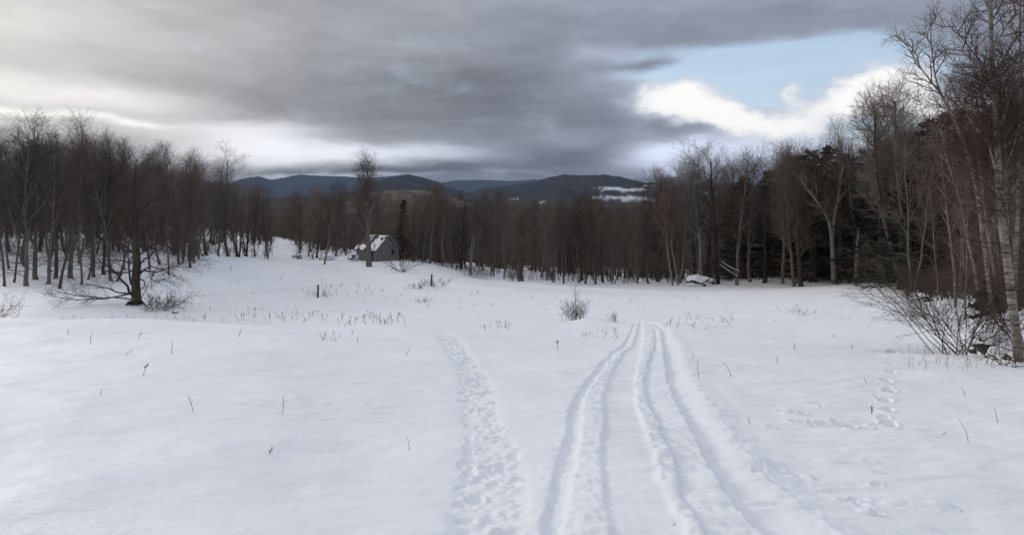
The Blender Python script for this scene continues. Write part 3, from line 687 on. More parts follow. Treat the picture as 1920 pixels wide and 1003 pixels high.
# --- trees with a shape of their own, drawn from their stems
def stem(pix, D, r0, r1, base_uv=None, dy=None, n=12):
    """a stem through photo positions at distance D, relative to its foot on the ground"""
    u0 = pix[0][0]; foot = np.array(at(u0, D)); pu = np.array(pix, float)
    t = np.linspace(0, 1, len(pu)); tt = np.linspace(0, 1, n)
    u = np.interp(tt, t, pu[:, 0]); v = np.interp(tt, t, pu[:, 1])
    off = np.zeros(n) if dy is None else np.interp(tt, np.linspace(0, 1, len(dy)), dy)
    P = np.stack([(u - 960) / F * D, np.full(n, D) + off, EYE - (v - HOR) / F * D], -1) - foot
    P[0] = (0, 0, -0.25)
    return P[None], np.linspace(r0, r1, n)[None], foot
def custom(name, label, cat, stems, mats, H, rng, group=None, limbs=16, spread=0.25, ang=(30, 55), up=0.7, base=0.3, br=7, tw=7, tl=5, thick=0.01, tw_len=0.06, lowdead=6, wob=0.1):
    gt = Geo(); gc = Geo(); foot = stems[0][2]
    for (P, R, ft) in stems:
        P = P + (ft - foot)
        a, b = bare_tree(H, 0.1, rng, base=base, spread=spread, ang=ang, up=up, limbs=limbs, br=br, tw=tw, tl=tl, thick=thick, tw_len=tw_len, lowdead=lowdead, wob=wob, trunk=(P, R), ks=9)
        for src, dst in ((a, gt), (b, gc)):
            dst.add(np.concatenate(src.V), np.concatenate(src.Q) if src.Q else None, np.concatenate(src.T) if src.T else None)
    e = empty(name, foot); tag(e, label, cat, group)
    obj('trunk', gt.mesh('trunk'), mats[0], e); obj('crown', gc.mesh('crown'), mats[1], e)
    return e, gt, gc
RC = np.random.default_rng(5)

# the old apple tree
def apple():
    D = 32.0; e0 = np.array(at(255, D)); px = D / F
    def rel(pts, dy):
        n = 9; p = np.array(pts, float); t = np.linspace(0, 1, len(p)); tt = np.linspace(0, 1, n)
        # smooth the polyline a little
        u = np.interp(tt, t, p[:, 0]); v = np.interp(tt, t, p[:, 1]); y = dy * tt ** 1.2
        return np.stack([(u - 255) * px, y, (570 - v) * px], -1)
    gt = Geo(); gc = Geo()
    T = np.stack([np.array([0, 0.02, -0.02, 0.05, 0.0, -0.08, -0.12, -0.16, -0.12, -0.05, 0.03]), np.zeros(11), np.array([-0.3, 0.35, 1.2, 2.1, 2.9, 3.7, 4.5, 5.3, 6.1, 6.9, 7.6])], -1)
    TRr = np.array([0.40, 0.31, 0.28, 0.27, 0.23, 0.16, 0.125, 0.10, 0.075, 0.05, 0.02])
    TRr = TRr * 0.74; gt.tubes(T[None], TRr[None], 10)
    gt.spikes(np.array([[0.2, -0.1, 0.25], [-0.15, -0.2, 0.2]]), np.array([[0.68, -0.2, -0.06], [-0.4, -0.5, -0.1]]), 0.14)
    lim = [([(250, 555), (240, 535), (222, 510), (200, 488), (186, 472)], -0.5, .10), ([(250, 548), (225, 552), (200, 556), (175, 550), (150, 545), (138, 540)], -1.2, .07),
           ([(250, 550), (215, 545), (180, 538), (150, 536), (120, 545)], 0.8, .06), ([(248, 560), (220, 556), (190, 560), (160, 558), (130, 556), (112, 552)], -0.4, .05),
           ([(248, 506), (235, 510), (215, 511), (190, 507), (174, 504)], 0.4, .07), ([(250, 492), (235, 490), (215, 488), (195, 489), (182, 489)], 1.0, .06),
           ([(246, 532), (238, 512), (230, 490), (226, 470), (224, 455)], 0.9, .08), ([(262, 512), (272, 505), (285, 506), (300, 508), (325, 502), (345, 492), (368, 482)], -0.6, .085),
           ([(265, 508), (280, 500), (300, 505), (330, 505), (352, 502)], 0.9, .06), ([(262, 494), (272, 482), (285, 472), (300, 462)], 0.6, .08),
           ([(262, 522), (272, 530), (278, 536), (277, 548), (276, 556)], -0.5, .05), ([(288, 510), (286, 520), (296, 525), (315, 522), (345, 512)], -0.8, .05),
           ([(255, 475), (235, 460), (215, 448), (205, 442)], -0.7, .07), ([(258, 465), (268, 440), (282, 420), (300, 405)], 0.5, .09), ([(252, 455), (240, 430), (228, 405), (222, 380)], 0.2, .08),
           ([(254, 440), (262, 410), (275, 385), (285, 360)], -0.5, .07), ([(253, 420), (244, 395), (246, 365), (250, 335)], 0.4, .06), ([(253, 410), (270, 380), (300, 362), (312, 345)], 0.9, .06),
           ([(254, 430), (225, 420), (200, 405), (188, 392)], 0.8, .06), ([(256, 480), (290, 455), (320, 440), (335, 432)], 1.3, .07), ([(250, 470), (220, 470), (195, 455), (175, 450)], 1.6, .06)]
    LP = np.stack([rel(p, dy) for p, dy, r in lim]); LR = np.stack([0.72 * r * np.linspace(1, 0.2, 9) for p, dy, r in lim])
    LP[:, 1:-1] += RC.normal(0, 0.035, LP[:, 1:-1].shape)
    gt.tubes(LP, LR, 6)
    B_, BR = grow(LP, LR, 9, RC, 0.25, 1.0, (20, 55), 0.95, 4, 0.15, 0.11, 0.5, 0.010, 0.3); gc.tubes(B_, BR, 4)
    C_, CR = grow(B_, BR, 7, RC, 0.15, 1.0, (25, 60), 0.42, 2, 0.1, 0.1, 0.6, 0.006, 0.4); gc.tubes(C_, CR, 3)
    a, b, q = tips(C_, CR, 4, RC, (25, 65), 0.26, 0.0045); gc.spikes(a, b, q)
    A2, AR2 = grow(T[None], TRr[None], 70, RC, 0.45, 1, (30, 70), 1.3, 3, 0.5, 0.12, 0.3, 0.012, 0.3); gc.tubes(A2, AR2, 4)
    a, b, q = tips(A2, AR2, 12, RC, (25, 65), 0.45, 0.006); gc.spikes(a, b, q)
    e = empty('apple_tree', tuple(e0)); obj('trunk', gt.mesh('trunk'), BARKD, e); obj('crown', gc.mesh('crown'), TWIG, e)
    tag(e, 'old thick-trunked apple tree with wide low limbs sweeping the snow', 'tree')
apple()
custom('maple_tree', 'tall lone bare maple standing in front of the weathered barn', 'tree', [stem([(692, 500), (691, 470), (690, 430), (691, 392), (690, 350), (689, 315)], 90, 0.46, 0.05)], (BARK, TWIG), 15.5, RC, limbs=22, spread=0.29, base=0.34, ang=(30, 60), up=0.8, br=8, tw=7, thick=0.011)
custom('old_tree', 'old tree with a dark thick leaning trunk in the field corner', 'tree', [stem([(977, 526), (973, 505), (975, 480), (979, 450), (977, 420), (980, 392)], 84, 0.46, 0.05)], (BARK, TWIG), 10, RC, limbs=18, spread=0.28, base=0.25, ang=(35, 65), wob=0.13, br=8)
custom('dead_tree', 'pale bare dead tree forking into two upright arms before dark evergreens', 'tree',
       [stem([(1564, 532), (1562, 480), (1560, 440), (1553, 408), (1535, 382), (1510, 350), (1502, 335)], 66, 0.30, 0.05), stem([(1564, 532), (1562, 480), (1560, 440), (1566, 400), (1574, 360), (1578, 330), (1580, 310)], 66, 0.28, 0.05)], (PALE, PALE), 9, RC, limbs=9, spread=0.22, base=0.5, br=4, tw=3, tl=2, thick=0.014, lowdead=0)
custom('leaning_tree', 'grey tree leaning left from a wide foot, forked into two crowns', 'tree',
       [stem([(1690, 535), (1683, 500), (1672, 460), (1655, 400), (1643, 330), (1640, 260), (1642, 205)], 52, 0.33, 0.05), stem([(1690, 535), (1692, 480), (1692, 400), (1686, 330), (1680, 250), (1678, 190)], 52, 0.28, 0.05)], (BARK, TWIG), 15, RC, limbs=16, spread=0.2, base=0.45, br=8, thick=0.013)
custom('broken_trunk', 'pale broken trunk standing upright at the edge of the right wood', 'tree', [stem([(1605, 534), (1606, 500), (1608, 460), (1611, 428)], 60, 0.22, 0.10)], (PALE, TWIG), 5, RC, limbs=5, spread=0.15, base=0.4, br=3, tw=3, tl=2, lowdead=5)
custom('birch_tree', 'pair of thin leaning pinkish birch stems beside the boulder pile', 'tree', [stem([(1262, 533), (1254, 490), (1248, 440), (1246, 400), (1244, 330)], 77, 0.13, 0.03), stem([(1272, 532), (1264, 490), (1258, 450), (1254, 400), (1256, 340)], 77, 0.11, 0.03)], (PALE, TWIGR), 12, RC, limbs=14, spread=0.16, base=0.35)
custom('birch_tree', 'pale stemmed birch right of the dark spruce by the barn', 'tree', [stem([(806, 498), (809, 460), (812, 420), (818, 380), (820, 350)], 95, 0.16, 0.03)], (PALE, TWIG), 11, RC, limbs=14, spread=0.18, base=0.4)
custom('birch_tree', 'two pale birch stems leaning right halfway between barn and thick trunk', 'tree', [stem([(882, 500), (888, 460), (894, 420), (905, 380)], 93, 0.15, 0.03), stem([(882, 500), (884, 460), (890, 420), (888, 375)], 93, 0.14, 0.03)], (PALE, TWIG), 10, RC, limbs=12, spread=0.18, base=0.4)

p0 = np.array(at(1383, 73.6)); FP = np.array([[[0, 0, 1.1], [-0.75, 0, 1.55], [-1.5, 0.1, 2.05], [-2.1, 0.1, 2.5]], [[0.2, 0, 1.7], [-0.5, 0, 2.0], [-1.2, 0, 2.35], [-2.0, 0, 2.9]]])
for k in range(2):
    fl_ = Geo(); fl_.tubes(FP[k:k + 1], np.array([[0.05, 0.045, 0.04, 0.02]]), 6); fb = obj('fallen_branch', fl_.mesh('fallen_branch'), PALE, None, tuple(p0))
    tag(fb, ('lower', 'upper')[k] + ' of two pale snow-lined branches hung up beside the dark trunk right of the boulder', 'branch', 'snow-lined hung branches')
    fs_ = Geo(); fs_.tubes(FP[k:k + 1] + np.array([0, 0, 0.05]), np.array([[0.042, 0.038, 0.033, 0.018]]), 6); obj('snow_line', fs_.mesh('snow_line'), SNOWP, fb)
# birches at the right edge
BT = dict(mats=(BIRCH, TWIGR), thick=0.0045, tw_len=0.04, tl=5)
custom('birch_tree', 'big white birch with peeling trunk rising out of the top right', 'tree',
       [stem([(1912, 682), (1903, 610), (1890, 500), (1878, 415), (1872, 340), (1871, 280), (1866, 200), (1859, 100), (1857, 0), (1855, -120), (1856, -230)], 12.4, 0.088, 0.02, n=20),
        stem([(1912, 682), (1904, 612), (1893, 505), (1885, 415), (1884, 360), (1886, 300), (1880, 230), (1872, 150)], 12.5, 0.06, 0.012, n=16)],
       H=10.5, rng=RC, limbs=17, spread=0.15, base=0.35, ang=(18, 42), up=0.35, br=8, tw=7, lowdead=10, **BT)
custom('birch_tree', 'slender white birch stem curving left up to the cloud top', 'tree',
       [stem([(1868, 640), (1858, 560), (1842, 440), (1833, 360), (1815, 290), (1790, 225), (1765, 180), (1752, 140), (1746, 80), (1744, 25)], 17.5, 0.055, 0.010, n=18), stem([(1868, 640), (1858, 560), (1842, 440), (1830, 355), (1808, 270), (1775, 190), (1735, 140), (1708, 100), (1692, 62)], 17.6, 0.05, 0.009, n=18)],
       H=9.5, rng=RC, limbs=8, spread=0.09, base=0.5, ang=(18, 40), up=0.4, br=4, tw=4, lowdead=6, **BT)
for (pix, D, r, lab) in [
        ([(1884, 640), (1872, 560), (1852, 440), (1840, 340), (1828, 260), (1824, 190)], 19, 0.05, 'thin white birch stem close left of the big birch'),
        ([(1842, 600), (1830, 520), (1808, 420), (1798, 370), (1775, 300), (1765, 240)], 23, 0.055, 'thin birch stem leaning left behind the bare shrub'),
        ([(1792, 580), (1789, 505), (1778, 420), (1768, 340), (1764, 280)], 27, 0.06, 'leftmost thin birch stem behind the bare shrub'),
        ([(1900, 620), (1905, 500), (1910, 330), (1916, 200), (1912, 60), (1915, -80)], 17, 0.06, 'white birch stem right of the big birch at the picture edge'),
        ([(1930, 640), (1925, 480), (1930, 330), (1938, 150), (1932, -60)], 15, 0.055, 'birch half cut off by the right picture edge')]:
    custom('birch_tree', lab, 'tree', [stem(pix, D, r, 0.014, n=14)], H=9, rng=RC, limbs=11, spread=0.14, base=0.35, ang=(18, 42), up=0.4, br=5, tw=5, lowdead=10, group='birches at the right edge', **BT)
fill(1730, 2000, 22, 36, 330, 250, 14, birches, 'thin reddish birch sapling in the thicket behind the birches', 'reddish birch saplings in the thicket')

# --- distant woods that read as one mass
def mass(name, label, zones, rng, mat):
    g = Geo()
    for (u0, u1, D0, D1, va, vb, n) in zones:
        for k in range(n):
            u = rng.uniform(u0, u1); D = rng.uniform(D0, D1)
            if 512 < u < 552 and D < 150: continue
            x = (u - 960) / F * D; z = gz(x, D); H = float(np.clip(top_h(u, D, va + (vb - va) * (u - u0) / (u1 - u0) + rng.normal(0, 8)), 4, 17))
            P, R = trunk_line(H, 0.13, rng, 5); off = np.array([x, D, z])
            A_, AR = grow(P, R, 16, rng, 0.06, 0.98, (25, 60), H * 0.18, 2, 0.6, 0.1, 0.5, 0.02, 0.3)
            C_, CR = grow(A_, AR, 8, rng, 0.2, 1.0, (25, 60), H * 0.10, 1, 0, 0, 0.7, 0.018)
            g.tubes(P + off, R, 4); g.tubes(A_ + off, AR, 3); g.spikes(C_[:, 0] + off, C_[:, 1] + off, 0.013)
            a = grow(C_, CR, 2, rng, 0.3, 1, (25, 60), H * 0.06, 1, 0, 0, 1)[0]; g.spikes(a[:, 0] + off, a[:, 1] + off, 0.010)
    tag(obj(name, g.mesh(name), mat), label, kind='stuff')
RM = np.random.default_rng(3)
mass('far_woods', 'brown leafless woodland filling in behind the nearer trees',
     [(-150, 380, 70, 130, 290, 322, 260), (-650, -150, 42, 90, 250, 270, 120), (500, 565, 150, 195, 385, 380, 60), (380, 700, 118, 160, 345, 380, 150), (700, 1230, 104, 150, 384, 386, 240), (1220, 1500, 100, 140, 330, 310, 120), (1480, 1760, 84, 125, 290, 225, 100), (1720, 2100, 60, 100, 200, 170, 90)], RM, TWIG)

# low brushwood along the wood edges
def brush(name, label, zones, rng, mat):
    g = Geo()
    for (u0, u1, D0, D1, h, n) in zones:
        for k in range(n):
            u = rng.uniform(u0, u1); D = D0 + (D1 - D0) * (u - u0) / (u1 - u0) + abs(rng.normal(0, 4))
            if 512 < u < 552: continue
            loc = np.array(at(u, D)); hh = h * rng.uniform(0.5, 1.2)
            P = np.zeros((3, 3, 3)); 
            d = unit(rng.normal(0, 0.28, (3, 3)) + np.array([0, 0, 1]))
            P[:, 1] = d * hh * 0.5; P[:, 2] = P[:, 1] + unit(d + rng.normal(0, 0.2, (3, 3))) * hh * 0.5; P[:, 0, 2] = -0.1
            R = np.tile(np.array([[0.02, 0.014, 0.006]]), (3, 1))
            B_, BR = grow(P, R, 7, rng, 0.2, 1, (25, 65), hh * 0.35, 1, 0, 0, .6)
            g.tubes(P + loc, R, 3); g.spikes(B_[:, 0] + loc, B_[:, 1] + loc, 0.010)
    tag(obj(name, g.mesh(name), mat), label, kind='stuff')
brush('brushwood', 'brown brushwood and saplings along the edge of the woods',
      [(-60, 380, 56, 76, 1.6, 110), (380, 660, 86, 102, 1.8, 90), (760, 960, 94, 94, 1.6, 110), (960, 1250, 88, 86, 2.0, 120), (1250, 1480, 82, 75, 2.6, 150), (1480, 1720, 74, 56, 2.6, 150), (1700, 1960, 46, 26, 2.4, 170), (1690, 1960, 40, 18, 1.6, 170)], RM, TWIGR)

# ------------------------------------------------------------------ shrubs
def shrub(name, label, cat, loc, H, mats, rng, group=None, stem_part='stem', twig_part='twigs', **kw):
    a, b = shrub_geo(H, rng, **kw); e = empty(name, loc); tag(e, label, cat, group)
    obj(stem_part, a.mesh('stems'), mats[0], e); obj(twig_part, b.mesh('twigs'), mats[1], e); return e
RS = np.random.default_rng(19)
shrub('bare_shrub', 'wide many-stemmed bare shrub leaning over the snow at the right', 'shrub', at(1806, 14.6), 2.35, (BARKD, BARKD), RS, stems=30, spread=46, lean=(-0.12, 0), br=14, tw=10, tl=5, r=0.012, thick=0.0042, curve=0.2, wob=0.13, foot=0.22)
shrub('bare_shrub', 'small tangle of thorny stems at the foot of the big birch', 'shrub', at(1882, 11.9), 0.9, (BARKD, BARKD), RS, stems=12, spread=65, br=8, tw=6, r=0.010, thick=0.003, curve=0.0)
shrub('bare_shrub', 'dark twiggy shrub at the right edge behind the birch foot', 'shrub', at(1935, 13.5), 2.0, (BARKD, TWIGR), RS, stems=14, spread=45, lean=(-0.15, 0), br=8, tw=7, r=0.013, thick=0.004)
shrub('round_bush', 'pale rounded bush right beside the apple tree trunk', 'shrub', at(300, 31.2), 0.95, (WEED, WEED), RS, stems=34, spread=62, br=8, tw=6, r=0.009, thick=0.006, curve=-0.5, foot=0.3)
shrub('apple_sapling', 'small spreading apple tree right in front of the barn', 'shrub', at(755, 84), 2.4, (BARKD, TWIG), RS, stems=9, spread=68, br=9, tw=8, r=0.05, thick=0.016, curve=0.1, foot=0.15)
e = shrub('bare_shrub', 'bushy upright shrub around the foot of the slim pale sapling', 'shrub', at(1079, hit(1079, 604)[1]), 0.85, (WEED, WEED), RS, stems=46, spread=30, br=5, tw=4, r=0.007, thick=0.0035, curve=0.2, foot=0.16)
sg = Geo(); SP = np.array([[[0.02, 0, -0.1], [0.03, 0, .35], [0.0, 0.02, .75], [0.0, 0, 1.1], [-0.02, 0, 1.55]]]); SR = np.array([[.020, .017, .013, .009, .004]]); sg.tubes(SP, SR, 6)
B_, BR = grow(SP, SR, 9, RS, 0.45, 0.95, (30, 50), 0.55, 3, 0.2, 0.06, 0.6, 0.004, 0.4); sg.tubes(B_, BR, 4)
a, b, q = tips(B_, BR, 4, RS, (25, 50), 0.2, 0.0035); sg.spikes(a, b, q); tag(obj('sapling', sg.mesh('sapling'), PALE, None, tuple(e.location)), 'slim pale sapling rising out of the bushy shrub left of the tracks', 'tree')
shrub('weed_clump', 'loose clump of dry stalks right of the bushy shrub', 'weeds', at(1147, hit(1147, 606)[1]), 0.5, (WEED, WEED), RS, stems=12, spread=40, br=4, tw=3, r=0.006, thick=0.003)
shrub('weed_clump', 'dry brush gathered around the foot of the left fence post', 'weeds', at(600, 59), 0.7, (WEEDL, WEEDL), RS, stems=26, spread=62, br=4, tw=4, r=0.010, thick=0.008, foot=0.7)
shrub('weed_clump', 'brown brush heaped around the foot of the right fence post', 'weeds', at(812, 62.5), 0.8, (WEED, WEED), RS, stems=40, spread=65, br=5, tw=4, r=0.010, thick=0.008, foot=0.9)
shrub('weed_clump', 'dry brush patch left of the right fence post', 'weeds', at(783, 62), 0.6, (WEED, WEED), RS, stems=26, spread=65, br=4, tw=4, r=0.010, thick=0.007, foot=0.6)
shrub('weed_clump', 'short dark weed clump in the snow below the right fence post', 'weeds', onto(790, 567), 0.45, (WEED, WEED), RS, stems=20, spread=55, br=4, tw=3, r=0.008, thick=0.005, foot=0.35)
shrub('weed_clump', 'small weed clump on a snow hummock in the right field', 'weeds', onto(1492, 592), 0.45, (WEED, WEED), RS, stems=14, spread=60, br=4, tw=3, r=0.006, thick=0.004, foot=0.3)
shrub('bare_shrub', 'low brown bush beside the dark thick leaning trunk', 'shrub', at(964, 85), 1.6, (WEED, WEED), RS, stems=30, spread=35, br=6, tw=5, r=0.016, thick=0.010, foot=0.5)
shrub('bare_shrub', 'snowy brush between the barn and the thick dark trunk', 'shrub', at(893, 92), 1.6, (BARKD, TWIG), RS, stems=22, spread=60, br=6, tw=5, r=0.018, thick=0.011, foot=0.9)
shrub('bare_shrub', 'twiggy bush at the bottom left edge of the field', 'shrub', at(-25, 27), 1.2, (TWIGR, TWIGR), RS, stems=22, spread=62, br=7, tw=6, r=0.010, thick=0.005, foot=0.4)
g1, g2 = conifer(1.25, 0.05, RS, wide=0.42, whorls=8, dens=18, base=0.04)
e = empty('dark_bush', at(1856, 19.0)); tag(e, 'dark dense low evergreen bush behind the bare shrub', 'shrub')
obj('stem', g1.mesh('stem'), BARKD, e); obj('foliage', g2.mesh('foliage'), bark('brown_foliage', (0.014, 0.010, 0.009), (0.04, 0.028, 0.024)), e)

# ------------------------------------------------------------------ barn
def barn():
    loc = at(707, 100); th = math.radians(51)
    e = empty('barn', (loc[0] + 0.1, loc[1], loc[2] - 0.15), 0); tag(e, 'small weathered grey barn with patchy snow on its gable roof', 'barn')
    w, l, h, rdg = 4.7, 5.0, 2.05, 4.15          # gable width, length, eaves, ridge ; local +y is the length, -y end is the near gable
    e.rotation_euler = (0, 0, th)
    bw = 0.31; hw = w / 2; hl = l / 2
    def board(p0, p1, ztop0, ztop1, nrm, k):
        # one vertical board from the sill to the roof line, thickness .04
        g = Geo(); t = np.array(nrm) * (0.03 + 0.012 * (k % 3)); gap = (np.array(p1) - np.array(p0)) * 0.02
        a = np.array(p0) + gap; b = np.array(p1) - gap
        lo = [np.array([*a, -0.5]), np.array([*b, -0.5]), np.array([*b, ztop1]), np.array([*a, ztop0])]
        hi = [q + np.array([*t, 0]) for q in lo]
        g.add(lo + hi, Q=[(0, 1, 2, 3), (4, 7, 6, 5), (0, 4, 5, 1), (1, 5, 6, 2), (2, 6, 7, 3), (3, 7, 4, 0)])
        m = g.mesh('board'); m.polygons.foreach_set('use_smooth', np.zeros(6, dtype=bool)); return m
    core = Geo(); V = [(-hw, -hl, -.5), (hw, -hl, -.5), (hw, hl, -.5), (-hw, hl, -.5), (-hw, -hl, h), (hw, -hl, h), (hw, hl, h), (-hw, hl, h), (0, -hl, rdg - .05), (0, hl, rdg - .05)]
    core.add(V, Q=[(0, 1, 5, 4), (1, 2, 6, 5), (2, 3, 7, 6), (3, 0, 4, 7), (4, 8, 9, 7), (5, 6, 9, 8)], T=[(4, 5, 8), (6, 7, 9)])
    cm = core.mesh('frame'); cm.polygons.foreach_set('use_smooth', np.zeros(8, dtype=bool)); obj('frame', cm, DARK, e)
    n = int(w / bw)
    rl = lambda x: h + (rdg - h) * (1 - abs(x) / hw) - 0.06
    for sy in (-1, 1):
        for k in range(n):
            x0 = -hw + w * k / n; x1 = -hw + w * (k + 1) / n
            obj('board', board((x0, sy * hl), (x1, sy * hl), rl(x0), rl(x1), (0, sy), k), BOARD, e)
    n = int(l / bw)
    for sx in (-1, 1):
        for k in range(n):
            if sx == -1 and k in (2, 3): continue     # open doorway beside the gable corner
            y0 = -hl + l * k / n; y1 = -hl + l * (k + 1) / n
            obj('board', board((sx * hw, y0), (sx * hw, y1), h - .02, h - .02, (sx, 0), k), BOARD, e)
    wg = Geo(); wg.box(0.75, 1.25, -hl - 0.075, -hl - 0.06, 1.15, 1.95); wm = wg.mesh('pane')
    wf = Geo()
    for a in ((0.70, 0.76, 1.10, 2.0), (1.24, 1.30, 1.10, 2.0), (0.76, 1.24, 1.94, 2.0), (0.76, 1.24, 1.10, 1.16)): wf.box(a[0], a[1], -hl - 0.10, -hl - 0.062, a[2], a[3])
    f = obj('window', wf.mesh('window'), BOARD, e); obj('pane', wm, DARK, f)
    dg = Geo(); y0 = -hl + l * 2 / n; y1 = -hl + l * 4 / n; dg.box(-hw - 0.02, -hw - 0.004, y0, y1, -.4, h - .1); obj('doorway', dg.mesh('doorway'), DARK, e)
    # roof: two slabs with overhang, rake boards, patches of snow
    ov = 0.28; sl = math.hypot(hw, rdg - h)
    for sx in (-1, 1):
        g = Geo(); dx = sx * hw / sl; dz = -(rdg - h) / sl; L = sl + ov; nx_, nz_ = sx * (rdg - h) / sl, hw / sl
        def pt(s, y, o): return (dx * s + nx_ * o, y, rdg + dz * s + nz_ * o)
        g.add([pt(0, -hl - ov, .02), pt(L, -hl - ov, .02), pt(L, hl + ov, .02), pt(0, hl + ov, .02), pt(0, -hl - ov, .11), pt(L, -hl - ov, .11), pt(L, hl + ov, .11), pt(0, hl + ov, .11)],
              Q=[(0, 1, 2, 3), (4, 7, 6, 5), (0, 4, 5, 1), (1, 5, 6, 2), (2, 6, 7, 3), (3, 7, 4, 0)])
        m = g.mesh('roof'); m.polygons.foreach_set('use_smooth', np.zeros(6, dtype=bool)); rf = obj('roof', m, ROOFM, e)
        # snow
        A_, B_n = 46, 70; ss = np.linspace(0.0, L, A_ + 1); yy = np.linspace(-hl - ov, hl + ov, B_n + 1)
        Sx, Yy = np.meshgrid(ss, yy); msk = vnoise(Sx * 0.9 + Yy * 0.55 + 3.1 * sx, Yy * 1.2, 61, 4)
        if sx == -1: keep = (msk > -0.20 + 0.30 * np.exp(-((Yy + 0.1 + 0.25 * (Sx - 1.4)) / 0.5) ** 2) - 0.28 * np.exp(-((Yy + 1.7) / 0.8) ** 2) + 0.25 * np.clip((Yy - 0.6) / 1.5, 0, 1))
        else: keep = msk > -0.35
        sg = Geo(); hgt = 0.13 + 0.09 * np.clip((msk + 0.2), 0, 1)
        Pn = np.stack([dx * Sx + nx_ * hgt, Yy, rdg + dz * Sx + nz_ * hgt], -1); Pb = np.stack([dx * Sx + nx_ * .105, Yy, rdg + dz * Sx + nz_ * .105], -1)
        kc = keep[:-1, :-1] & keep[1:, :-1] & keep[:-1, 1:] & keep[1:, 1:]
        I, J = np.where(kc); W_ = A_ + 1
        Q = np.stack([I * W_ + J, I * W_ + J + 1, (I + 1) * W_ + J + 1, (I + 1) * W_ + J], -1)
        V = np.concatenate([Pn.reshape(-1, 3), Pb.reshape(-1, 3)]); nV = W_ * (B_n + 1); Qs = [Q]
        pad = np.pad(kc, 1)
        for (di, dj, c0, c1) in ((-1, 0, (0, 0), (0, 1)), (1, 0, (1, 1), (1, 0)), (0, -1, (1, 0), (0, 0)), (0, 1, (0, 1), (1, 1))):
            ed = kc & ~pad[1 + di:1 + di + kc.shape[0], 1 + dj:1 + dj + kc.shape[1]]
            I, J = np.where(ed); a = (I + c0[0]) * W_ + J + c0[1]; b = (I + c1[0]) * W_ + J + c1[1]
            Qs.append(np.stack([a, b, b + nV, a + nV], -1))
        sg.add(V, Q=np.concatenate(Qs)); obj('roof_snow', sg.mesh('roof_snow'), SNOWP, rf)
        rk = Geo(); rk.add([pt(0, -hl - ov - .03, -.10), pt(L, -hl - ov - .03, -.10), pt(L, -hl - ov - .004, -.10), pt(0, -hl - ov - .004, -.10), pt(0, -hl - ov - .03, .12), pt(L, -hl - ov - .03, .12), pt(L, -hl - ov - .004, .12), pt(0, -hl - ov - .004, .12)],
                           Q=[(0, 1, 2, 3), (4, 7, 6, 5), (0, 4, 5, 1), (1, 5, 6, 2), (2, 6, 7, 3), (3, 7, 4, 0)])
        m = rk.mesh('rake_board'); m.polygons.foreach_set('use_smooth', np.zeros(6, dtype=bool)); obj('rake_board', m, PALE, rf)
barn()

# ------------------------------------------------------------------ stones with snow on them
def rock(name, label, cat, loc, size, seed, snow=0.45, group=None, rz=0.0):
    n = 26; m = 18; th = np.linspace(0, 2 * math.pi, n, endpoint=False); ph = np.linspace(0.02, math.pi - 0.02, m)
    T, Pp = np.meshgrid(th, ph); d = np.stack([np.sin(Pp) * np.cos(T), np.sin(Pp) * np.sin(T), np.cos(Pp)], -1)
    rr = np.array([[1 + 0.42 * mnoise.noise((d[i, j, 0] * 1.3 + seed * 9, d[i, j, 1] * 1.3, d[i, j, 2] * 1.3)) + 0.07 * mnoise.noise((d[i, j, 0] * 5 + seed, d[i, j, 1] * 5, d[i, j, 2] * 5)) for j in range(n)] for i in range(m)])
    P = d * rr[..., None] * np.array(size)
    q = [(i * n + j, i * n + (j + 1) % n, (i + 1) * n + (j + 1) % n, (i + 1) * n + j) for i in range(m - 1) for j in range(n)]
    g = Geo(); g.add(P, Q=np.array(q)); e = empty(name, loc, rz); tag(e, label, cat, group); obj('stone', g.mesh('stone'), ROCK, e)
    nr = unit(np.cross(np.roll(P, -1, 1) - np.roll(P, 1, 1), np.gradient(P, axis=0)) * -1)
    up = nr[..., 2] if nr[2, :, 2].mean() > 0 else -nr[..., 2]
    thick = np.clip((up * 1.0 + np.array([[0.30 * mnoise.noise((d[i, j, 0] * 1.3 + seed, d[i, j, 1] * 1.3, seed)) for j in range(n)] for i in range(m)]) - (1 - snow)), -0.25, 0.35) * 0.5 * min(1, size[2] * 1.6)
    Ps = P * 1.0; Ps[..., 2] += thick; Ps[:, :, :2] *= (1 + np.clip(thick, -0.1, .1)[..., None] * 0.25)
    k = m * 2 // 3; g = Geo(); g.add(Ps[:k], Q=np.array([f for f in q if max(f) < k * n])); obj('snow_cap', g.mesh('snow_cap'), SNOWP, e)
    return e
l = at(1302, 76); rock('boulder_pile', 'snow-capped dark boulder standing out at the edge of the wood', 'boulder', (l[0], l[1] - 1.2, gz(l[0], l[1] - 1.2) + 0.5), (1.25, 0.9, 0.75), 3.1, 0.55)
l = at(1330, 77); rock('boulder', 'low dark stone on the right of the snow-capped boulder', 'boulder', (l[0], l[1], l[2] + 0.1), (0.7, 0.6, 0.5), 5.7, 0.4)
l = at(557, 100); rock('stone', 'dark snow-topped stone in front of the snowy path', 'stone', (l[0], l[1], l[2] + .2), (0.85, .6, .5), 8.2, 0.4)
l = at(612, 99); rock('stone', 'snow-covered hump of stone right of the path', 'stone', (l[0], l[1], l[2] + .3), (1.3, .8, .6), 2.2, 0.9)
l = at(661, 98); rock('stone', 'snow-topped stone left of the barn wall', 'stone', (l[0], l[1], l[2] + .4), (0.9, .6, .6), 12.2, 0.6)
l = at(328, 30.6); rock('stone', 'small black stone at the right of the pale rounded bush', 'stone', (l[0], l[1], l[2]), (.16, .12, .10), 4.4, 0.2)
